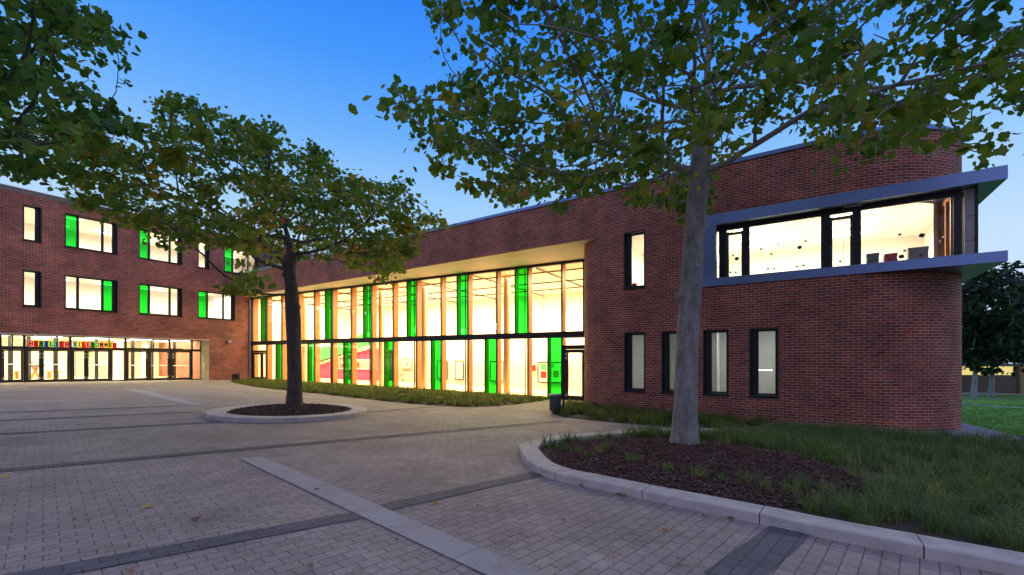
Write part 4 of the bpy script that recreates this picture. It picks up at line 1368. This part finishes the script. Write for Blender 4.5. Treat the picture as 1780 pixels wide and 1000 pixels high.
def trunk_px(pts, y, base_h=0.0, lean=0.0):
    """trunk from pixel centres and half widths at distance y"""
    out = []
    for i, (u, v, hw) in enumerate(pts):
        yy = y + lean * i
        x = (u - U0) / F_PX * yy
        z = CAM_Z + (V0 - v) * yy / F_PX
        out.append((x, yy, z, hw / F_PX * yy))
    return out


# right tree
P2 = [(675, 195), (700, 165), (742, 142), (792, 150), (832, 122), (806, 92), (815, 60), (762, 30), (765, 0), (700, -120), (850, -420), (1300, -520), (1800, -420), (2100, -150), (2080, 120), (1900, 190), (1795, 215), (1745, 262), (1700, 285), (1690, 245), (1645, 255), (1640, 250), (1560, 262), (1470, 258), (1450, 272), (1408, 286), (1412, 245), (1340, 218), (1290, 216), (1262, 238), (1235, 262), (1240, 330), (1225, 395), (1195, 398), (1180, 345), (1130, 362), (1080, 350), (1015, 352), (905, 355), (868, 345), (872, 318), (925, 290), (905, 262), (850, 280), (842, 296), (800, 290), (775, 302), (768, 268), (790, 248), (752, 214), (705, 200)]
t2 = trunk_px([(1188, 776, 23), (1190, 740, 21), (1193, 640, 18.5), (1197, 560, 17.7), (1203, 460, 17.4), (1210, 370, 17), (1217, 300, 16.5), (1222, 235, 17)], 8.6)
at2 = hull(P2, (3.9, 8.4), 6.6, 4.3, 12.2, 1700, .08, 3, .55, 4.4)
at2b = hull([(p[0], p[1]) for p in P2], (3.9, 8.4), 6.6, 4.0, 7.2, 600, .02, 5, .6, 4.8)
tree('maple_tree', 'large maple with pale grey trunk in the kerbed bed at right', t2, np.concatenate([at2, at2b, sprays(P2, 8.2, 46, 1, (10, 34), 345)]), 17500, .128, BARK_PALE, LEAF, 2, lift=6, tone=.02, glow_tint_z=6.5, knots=[(3.30, 8.58, 2.85, -1, -.25, .085), (3.56, 8.42, 3.4, .1, -1, .06), (3.45, 8.43, 1.5, -.3, -1, .04)])

# middle tree
P1 = [(283, 160), (332, 160), (362, 190), (432, 203), (434, 224), (484, 218), (488, 234), (452, 242), (472, 262), (540, 264), (562, 282), (612, 310), (652, 312), (702, 316), (692, 345), (706, 362), (768, 380), (742, 405), (716, 420), (714, 452), (690, 478), (660, 484), (620, 472), (578, 474), (556, 452), (520, 472), (486, 468), (470, 442), (430, 448), (400, 432), (362, 442), (332, 452), (290, 428), (268, 420), (238, 402), (200, 392), (170, 372), (140, 348), (108, 322), (98, 290), (128, 230), (168, 212), (182, 188), (226, 208), (252, 220), (288, 213), (302, 198), (280, 176)]
t1 = trunk_px([(511, 708, 13.2), (512, 680, 12.2), (512, 640, 11.6), (511, 600, 11.5), (510, 560, 11.7), (509, 540, 11.7), (507, 510, 11), (503, 470, 10), (505, 445, 10.5)], 13.5)
sp1 = hull([(392, 515), (398, 492), (430, 486), (446, 496), (440, 512), (410, 518)], (-7, 13.5), 6, 3, 5.2, 22, -1, 2)
sp2 = hull([(528, 590), (530, 575), (548, 578), (556, 592), (540, 602)], (-6.5, 13.3), 1.2, 1.8, 3, 10, -1, 2)
at1 = hull(P1, (-7.6, 13.6), 6.4, 4.3, 10.4, 1900, .10, 11, .5)
tree('maple_tree', 'middle maple with dark trunk standing in the round kerb ring', t1, np.concatenate([at1, sp1, sprays(P1, 13.3, 60, 2, (8, 30), 400)]), 18000, .128, BARK_DARK, LEAF, 4, lift=6, tone=.06, glow_tint_z=7.8, spread=.14, knots=[(-6.6, 13.4, 3.2, 1, -.3, .1), (-7.0, 13.45, 4.2, -1, -.2, .07)])

# left tree, its trunk just outside the picture
P0 = [(-500, -300), (180, -300), (128, -6), (112, 12), (152, 14), (176, 34), (228, 54), (222, 74), (182, 70), (168, 96), (136, 95), (152, 112), (168, 142), (192, 166), (218, 192), (232, 214), (186, 214), (176, 250), (150, 282), (118, 270), (96, 250), (60, 236), (48, 256), (80, 290), (92, 322), (78, 336), (44, 312), (0, 292), (-400, 360)]
x0, y0 = -10.2, 7.6
t0 = [(x0, y0, gz(x0, y0) + .0, .26), (x0, y0, gz(x0, y0) + 1.2, .22), (x0 + .05, y0, 2.4, .2), (x0 + .1, y0, 3.6, .19), (x0 + .15, y0, 4.6, .18), (x0 + .2, y0, 5.2, .17)]
P0 = [(u - 16 if u > 0 else u, v) for u, v in P0]
at0 = hull(P0, (-9.2, 7.6), 5.2, 4.0, 10.6, 1300, .0, 21, .6)
tree('maple_tree', 'maple at the left edge with dark leaves overhanging the plaza', t0, np.concatenate([at0, sprays(P0, 7.4, 26, 3, (6, 20), 320)]), 11000, .125, BARK_DARK, LEAF, 6, lift=4, tone=-.02)

# far trees beyond the lawn
def far_tree(u, v, y, h, rad, zlo, label, bark=BARK_DARK, seed=0, n=3600, stems=1, ls=.34):
    x = (u - U0) / F_PX * y; z0 = gz(x, y)
    rng = np.random.default_rng(seed)
    tr_ = [(x, y, z0, .2), (x + .1, y, z0 + 1.2, .16), (x + .15, y, z0 + zlo, .13), (x + .1, y, z0 + zlo + .8, .12)]
    pts = []
    while len(pts) < 420:
        p = rng.uniform(-1, 1, 3)
        if np.linalg.norm(p) < 1:
            q = np.array([x + p[0] * rad, y + p[1] * rad, z0 + zlo + (h - zlo) * (p[2] + 1) / 2])
            if noise.noise(Vector(q * .45 + np.array([seed, 0, 0]))) > -.12: pts.append(q)
    return tree('broadleaf_tree', label, tr_, np.array(pts), n, ls, bark, LEAF_FAR, seed, lift=2, spread=.42, shape='oval', group='trees beyond the lawn', twig_r=.012, dk=.9)


far_tree(1692, 690, 33, 10.4, 3.2, 2.0, 'dark tree with pale slanting stems right beside the wing', BIRCH, 31)
far_tree(1722, 690, 35, 9.2, 2.6, 2.0, 'dark tree in front of the lit yellow house', BIRCH, 32)
far_tree(1790, 692, 37, 11.6, 4.6, 2.2, 'tallest far tree at the right edge', BARK_DARK, 33, 5200)
far_tree(1850, 690, 44, 12, 5, 2, 'far tree beyond the right edge', BARK_DARK, 34, 4200)
far_tree(1640, 690, 46, 11, 4, 2.2, 'far tree mostly hidden by the wing', BARK_DARK, 35)
far_tree(1745, 690, 58, 8, 4.5, 1.0, 'low far tree behind the yellow house', BARK_DARK, 36)

# low house beyond the lawn
hx, hy = (1735 - U0) / F_PX * 43, 43
hz = gz(hx, hy)
FH = Frame((1, -.1), (.1, 1), Vector((.1, 1)).normalized().dot(Vector((hx, hy))))
ha = Vector((hx, hy)).dot(FH.ex)
house = thing('low_house', 'low pale house with lit yellow upper band behind the far trees', 'house', (hx, hy, hz))
m = MB(); m.box(FH, ha - 9, ha + 1.7, 0, 6, hz - 1, hz + 2.3); m.build('wall', mat('brown render', (.20, .16, .12), .9), house)
m = MB(); m.box(FH, ha - 8.6, ha + 1.3, -.02, .05, hz + 1.75, hz + 2.6); m.build('lit_window_band', mat('lit yellow glass', (.8, .7, .3), .5, emit=(1, .82, .25), es=.75), house)
m = MB(); m.box(FH, ha - 9.2, ha + 2, -.3, 6.2, hz + 2.62, hz + 2.85); m.build('roof', ROOF, house)
m = MB(); m.box(FH, ha + 1.75, ha + 3.2, -.3, 5, hz - 1, hz + 2.6); m.build('gate_pier', mat('ochre render', (.42, .32, .17), .9), house)

# ------------------------------------------------------------------ mulch, grasses, ground cover
MULCH = leaf_mat('bark mulch', [(0, (.04, .018, .014)), (.5, (.13, .058, .042)), (.85, (.24, .125, .09)), (1, (.40, .28, .21))], 0, .85)
GRASS = leaf_mat('ornamental grass', [(0, (.06, .13, .035)), (.45, (.15, .26, .055)), (.8, (.29, .34, .075)), (1, (.50, .40, .14))], .35, .6)
COVER = leaf_mat('ground cover', [(0, (.06, .12, .016)), (.5, (.16, .22, .03)), (.8, (.30, .25, .045)), (1, (.42, .15, .045))], .35, .6)


def poly_np(poly):
    return [(p[0], p[1]) for p in poly]


def scatter(poly, n, rng):
    P_ = np.array(poly); lo, hi = P_.min(0), P_.max(0)
    out = []
    while sum(map(len, out)) < n:
        q = rng.uniform(lo, hi, (n * 3, 2)); out.append(q[in_poly(q[:, 0], q[:, 1], poly)])
    return np.concatenate(out)[:n]


def mound_h(x, y, c, rad, h):
    r = np.hypot((x - c[0]) / rad[0], (y - c[1]) / rad[1])
    return h * np.clip(1 - r, 0, 1) ** .8 * (2 - np.clip(1 - r, 0, 1)) * .9


def mound(name, label, c, rad, h, n, seed, base=.04):
    rng = np.random.default_rng(seed)
    m = MB()
    NR, NA = 14, 48
    V = [[(c[0] + rad[0] * i / NR * math.cos(t), c[1] + rad[1] * i / NR * math.sin(t)) for t in np.linspace(0, 2 * math.pi, NA + 1)] for i in range(NR + 1)]
    f = lambda p: (p[0], p[1], gz(*p) + base + float(mound_h(p[0], p[1], c, rad, h)) + .015 * noise.noise(Vector((p[0] * 4, p[1] * 4, 0))))
    for i in range(NR):
        for k in range(NA):
            if c is MC2 and not in_poly(np.array([V[i + 1][k][0]]), np.array([V[i + 1][k][1]]), KIN)[0]: continue
            m.face([f(V[i][k]), f(V[i + 1][k]), f(V[i + 1][k + 1]), f(V[i][k + 1])])
    o = m.build(name, SOIL, None, smooth=True)
    tag(o, label, None, kind='stuff')
    t = rng.uniform(0, 2 * math.pi, n); rr = np.sqrt(rng.uniform(0, 1, n)) * 1.0
    x, y = c[0] + rad[0] * rr * np.cos(t), c[1] + rad[1] * rr * np.sin(t)
    if c is MC2:
        k_ = in_poly(x, y, KIN); x, y = x[k_], y[k_]; n = len(x)
    z = GX * x + GY * y + base + mound_h(x, y, c, rad, h) + rng.uniform(.0, .03, n)
    L, W = rng.uniform(.035, .12, n), rng.uniform(.010, .028, n)
    a = rng.uniform(0, 2 * math.pi, n); tl = rng.normal(0, .3, n)
    dx = np.column_stack([np.cos(a) * np.cos(tl), np.sin(a) * np.cos(tl), np.sin(tl)])
    sd = np.column_stack([-np.sin(a), np.cos(a), rng.normal(0, .35, n)])
    C = np.column_stack([x, y, z])
    q = np.stack([C - dx * L[:, None] / 2 - sd * W[:, None] / 2, C + dx * L[:, None] / 2 - sd * W[:, None] * .3, C + dx * L[:, None] / 2 + sd * W[:, None] * .4, C - dx * L[:, None] / 2 + sd * W[:, None] / 2], 1)
    up = np.cross(q[:, 1] - q[:, 0], q[:, 3] - q[:, 0]); up /= np.linalg.norm(up, axis=1, keepdims=True) + 1e-9
    up *= np.sign(up[:, 2:3] + 1e-9) * .009
    top = q + up[:, None, :]
    faces = [top] + [np.stack([q[:, i], q[:, (i + 1) % 4], top[:, (i + 1) % 4], top[:, i]], 1) for i in range(4)]
    V_ = np.concatenate(faces)
    rv = np.tile(np.clip(rng.beta(1.6, 2.6, n), 0, 1), 5)
    ch = link('bark_chips', np_mesh('bark_chips', V_, 4, MULCH, rv), o)
    ch['kind'] = 'stuff'
    return o


MC2, MR2 = (3.05, 7.45), (2.4, 2.3)
KIN = [(p[0], p[1]) for p in inner(KP, KW - .02)] + [(12, 12), (20, 9), (20, -5)]
mound('bark_mulch', 'dark bark mulch heaped round the pale maple trunk', MC2, MR2, .17, 8500, 41, .036)
mound('bark_mulch', 'dark bark mulch filling the round kerb ring', T1C, (1.76, 1.76), .2, 3200, 42, .02)


def tufts(name, label, pts, heights, blades, mat_, seed, width=.006, droop=.8, tone=0.0, base=.03, segs=3, spread=.07):
    rng = np.random.default_rng(seed)
    n = len(pts) * blades
    hp = np.repeat(heights, blades) * rng.uniform(.55, 1.2, n)
    a = rng.uniform(0, 2 * math.pi, n)
    off = rng.normal(0, spread, (n, 2)) * np.repeat(heights, blades)[:, None] / .28
    root = np.repeat(pts, blades, 0) + off
    z0 = GX * root[:, 0] + GY * root[:, 1] + base + mound_h(root[:, 0], root[:, 1], MC2, MR2, .17) * 1.0
    out = rng.uniform(.15, 1.0, n) * droop
    d = np.column_stack([np.cos(a), np.sin(a)])
    ts = np.linspace(0, 1, segs + 1)
    pos = []
    for t in ts:
        xy = root + d * (hp * out * t ** 1.7)[:, None]
        z = z0 + hp * (t - .45 * out * t ** 2.4)
        pos.append(np.column_stack([xy, z]))
    sd = np.column_stack([-d[:, 1], d[:, 0], np.zeros(n)])
    wv = width * rng.uniform(.6, 1.4, n)
    quads, at = [], []
    tone_t = np.repeat(rng.normal(0, .12, len(pts)), blades)
    rv = np.clip(.38 + tone + tone_t + rng.normal(0, .14, n) + (rng.random(n) < .05) * .35, 0, 1)
    for i in range(segs):
        w0, w1 = wv * (1 - ts[i] ** 1.5 * .9), wv * (1 - ts[i + 1] ** 1.5 * .9)
        quads.append(np.stack([pos[i] - sd * w0[:, None], pos[i] + sd * w0[:, None], pos[i + 1] + sd * w1[:, None], pos[i + 1] - sd * w1[:, None]], 1))
        at.append(rv)
    o = link(name, np_mesh(name, np.concatenate(quads), 4, mat_, np.concatenate(at)))
    return tag(o, label, None, kind='stuff')


rg = np.random.default_rng(77)
bp = np.array(scatter([(p[0], p[1]) for p in inner(KP, KW + .06)] + [(6.6, 12.3), (8.0, 12.4), (11.0, 10.9), (13.6, 10.6), (19, 8.5), (20, -5)], 3000, rg))
e = np.hypot((bp[:, 0] - MC2[0]) / MR2[0], (bp[:, 1] - MC2[1]) / MR2[1])
dist = np.hypot(bp[:, 0], bp[:, 1])
keep = (e > .93 + .14 * rg.random(len(bp))) & (rg.random(len(bp)) < np.where(dist < 8.5, .8, .85))
bp, dist = bp[keep], dist[keep]
nearb = (dist < 8.5)
tufts('ornamental_grass', 'loose tussocks of ornamental grass in the big kerbed bed', bp[nearb], rg.uniform(.24, .42, nearb.sum()), 64, GRASS, 51, .0042, 1.25, .03, spread=.05)
tufts('meadow_grass', 'tall meadow grass between the kerbed bed and the rounded wall', bp[~nearb], rg.uniform(.26, .44, (~nearb).sum()), 34, GRASS, 52, .0065, 1.1, .0)
edge = np.array([G(u, v) for u, v in ((985, 792), (1003, 800), (1022, 808), (1040, 804), (978, 781), (1052, 797), (1100, 822), (1160, 838), (1215, 848), (1258, 856), (1300, 858), (1330, 868), (1378, 872), (1395, 862), (1040, 772), (1060, 764), (1110, 765), (1150, 762), (1020, 776), (1440, 868))])
tufts('ornamental_grass', 'single grass tussocks standing in the bark mulch along the kerb', edge, rg.uniform(.14, .24, len(edge)), 60, GRASS, 53, .004, .9, .1)
wp = np.array(scatter(rb_poly, 260, rg))
tufts('wall_foot_plants', 'low green plants at the foot of the rounded brick wall', wp, rg.uniform(.16, .38, len(wp)), 30, COVER, 54, .012, .9, -.08, .01)
ap_ = np.array(scatter(ab_poly, 2100, rg))
tufts('ground_cover', 'yellow green ground cover along the foot of the glass front', ap_, rg.uniform(.12, .30, len(ap_)), 22, COVER, 55, .011, 1.0, .06, .01, 2)
lw = np.array(scatter([(13.7, 12.6), (15.5, 11.2), (24, 8), (36, 14), (40, 26), (20, 26)], 2600, rg))
tufts('lawn_grass', 'short mown grass of the lawn at right', lw, rg.uniform(.05, .09, len(lw)), 14, leaf_mat('mown grass', [(0, (.09, .28, .015)), (.6, (.17, .42, .025)), (1, (.30, .42, .05))], .3), 56, .012, .9, 0, -.02, 2, .25)


def sapling(u, v, h, label, seed):
    rng = np.random.default_rng(seed)
    x, y = G(u, v); z = gz(x, y)
    t = thing('sapling', label, 'shrub', (x, y, z))
    m = MB(); tips = []
    for k in range(5):
        a = rng.uniform(0, 6.28); p = Vector((x, y, z))
        for s_ in range(4):
            q = p + Vector((math.cos(a) * .06 + rng.normal(0, .02), math.sin(a) * .06 + rng.normal(0, .02), h / 4))
            m.tube(p, q, .008 * (1 - s_ * .2), .008 * (.8 - s_ * .2), 5); p = q
            if s_: tips.append(p)
    m.build('stem', BARK_DARK, t)
    n = 70
    c = np.array([tips[i] for i in rng.integers(0, len(tips), n)]) + rng.normal(0, .05, (n, 3))
    A = rng.normal(0, 1, (n, 3)); A /= np.linalg.norm(A, axis=1, keepdims=True)
    B = np.cross(A, rng.normal(0, 1, (n, 3))); B /= np.linalg.norm(B, axis=1, keepdims=True)
    V_ = np.stack([c, c + A * .03 + B * .018, c + A * .065, c + A * .03 - B * .018], 1)
    link('leaves', np_mesh('leaves', V_, 4, COVER, rng.uniform(.1, .8, n)), t)


sapling(704, 695, 1.1, 'thin young shrub in front of the middle of the glass front', 61)
sapling(498, 672, .9, 'small shrub at the glass front left of the tree trunk', 62)
sapling(1064, 728, .7, 'spindly weed stem at the rounded wall beside the bin', 63)
sapling(1192, 789, .22, 'sprouting shoots at the foot of the pale trunk', 64)

# fallen leaves on the paving
lt = [(0, 0), (.30, .02), (.52, .30), (.30, .42), (.42, .78), (.14, .70), (0, 1.05), (-.14, .70), (-.42, .78), (-.30, .42), (-.52, .30), (-.30, .02)]
FALL = [mat('orange dead leaf', (.40, .17, .03), .7, var=.3), mat('brown dead leaf', (.15, .075, .03), .7, var=.3), mat('yellow dead leaf', (.55, .42, .05), .7, var=.3)]


def leaf_mesh(seed, mt):
    rng = random.Random(seed)
    m = MB()
    cu = rng.uniform(.15, .5)
    P_ = [(x, y - .4, cu * (x * x) + .25 * (y - .4) ** 2) for x, y in lt]
    c0 = (0, 0, 0)
    for k in range(len(P_)):
        m.face([c0, P_[k], P_[(k + 1) % len(P_)]])
    m.face([(-.015, -.4, .04), (.015, -.4, .04), (.01, -.85, .14), (-.01, -.85, .14)])
    return m.build('fallen_leaf', mt)


protos = [leaf_mesh(i, FALL[i % 3]) for i in range(6)]
spots = [(255, 882, 2, 1.5), (340, 904, 1, 1.2), (226, 992, 0, 1), (10, 830, 2, 1.5), (345, 768, 1, 1), (757, 877, 0, 1.2), (1157, 924, 0, 1), (1067, 971, 0, .7), (709, 875, 1, .8), (550, 852, 1, .9), (466, 766, 0, 1), (243, 741, 0, 1), (156, 774, 0, .9), (728, 788, 4, .8), (1270, 902, 1, 1), (1463, 940, 0, .8), (820, 744, 1, 1), (837, 741, 1, 1), (862, 757, 1, .9), (540, 985, 1, .8), (830, 880, 1, .7), (1076, 860, 1, 1.3), (1085, 862, 0, 1), (118, 773, 1, .9), (296, 716, 1, 1), (262, 705, 1, 1), (138, 739, 1, 1), (640, 722, 1, .9), (380, 735, 1, .9), (910, 845, 1, .7), (470, 795, 0, .9), (20, 763, 0, .9), (275, 774, 0, .8), (1010, 845, 1, .8), (690, 940, 1, .7), (420, 930, 1, .6), (600, 905, 0, .6), (130, 905, 1, .7), (980, 905, 1, .7), (1180, 985, 1, .7)]
names = ['orange', 'brown', 'yellow']
used = set()
rl = random.Random(5)
for i, (u, v, k, s) in enumerate(spots):
    src = protos[k % 6]
    if k % 6 in used:
        o = src.copy(); COL.objects.link(o)
    else:
        o = src; used.add(k % 6)
    x, y = G(u, v)
    o.location = (x, y, gz(x, y) + .012)
    o.rotation_euler = (rl.uniform(-.15, .15), rl.uniform(-.15, .15), rl.uniform(0, 6.28))
    o.scale = (.072 * s,) * 3
    tag(o, 'small curled %s fallen leaf lying on the grey paving' % names[k % 3], 'leaf', '%s fallen leaves on the paving' % names[k % 3])
KO = resample(inner(KP, -.02), .5)
for i in range(26):
    p = KO[rl.randrange(6, len(KO) - 2)]
    o = protos[rl.choice((0, 1, 1, 4))].copy(); COL.objects.link(o)
    x, y = p[0] - rl.uniform(.0, .12), p[1] - rl.uniform(.0, .12)
    if y < 1: bpy.data.objects.remove(o); continue
    o.location = (x, y, gz(x, y) + .015); o.rotation_euler = (rl.uniform(-.4, .4), rl.uniform(-.4, .4), rl.uniform(0, 6.28)); o.scale = (rl.uniform(.03, .06),) * 3
    tag(o, 'small dead leaf drifted against the foot of the long stone kerb', 'leaf', 'dead leaves along the kerb')
for k, o in enumerate(protos):
    if k not in used: bpy.data.objects.remove(o)
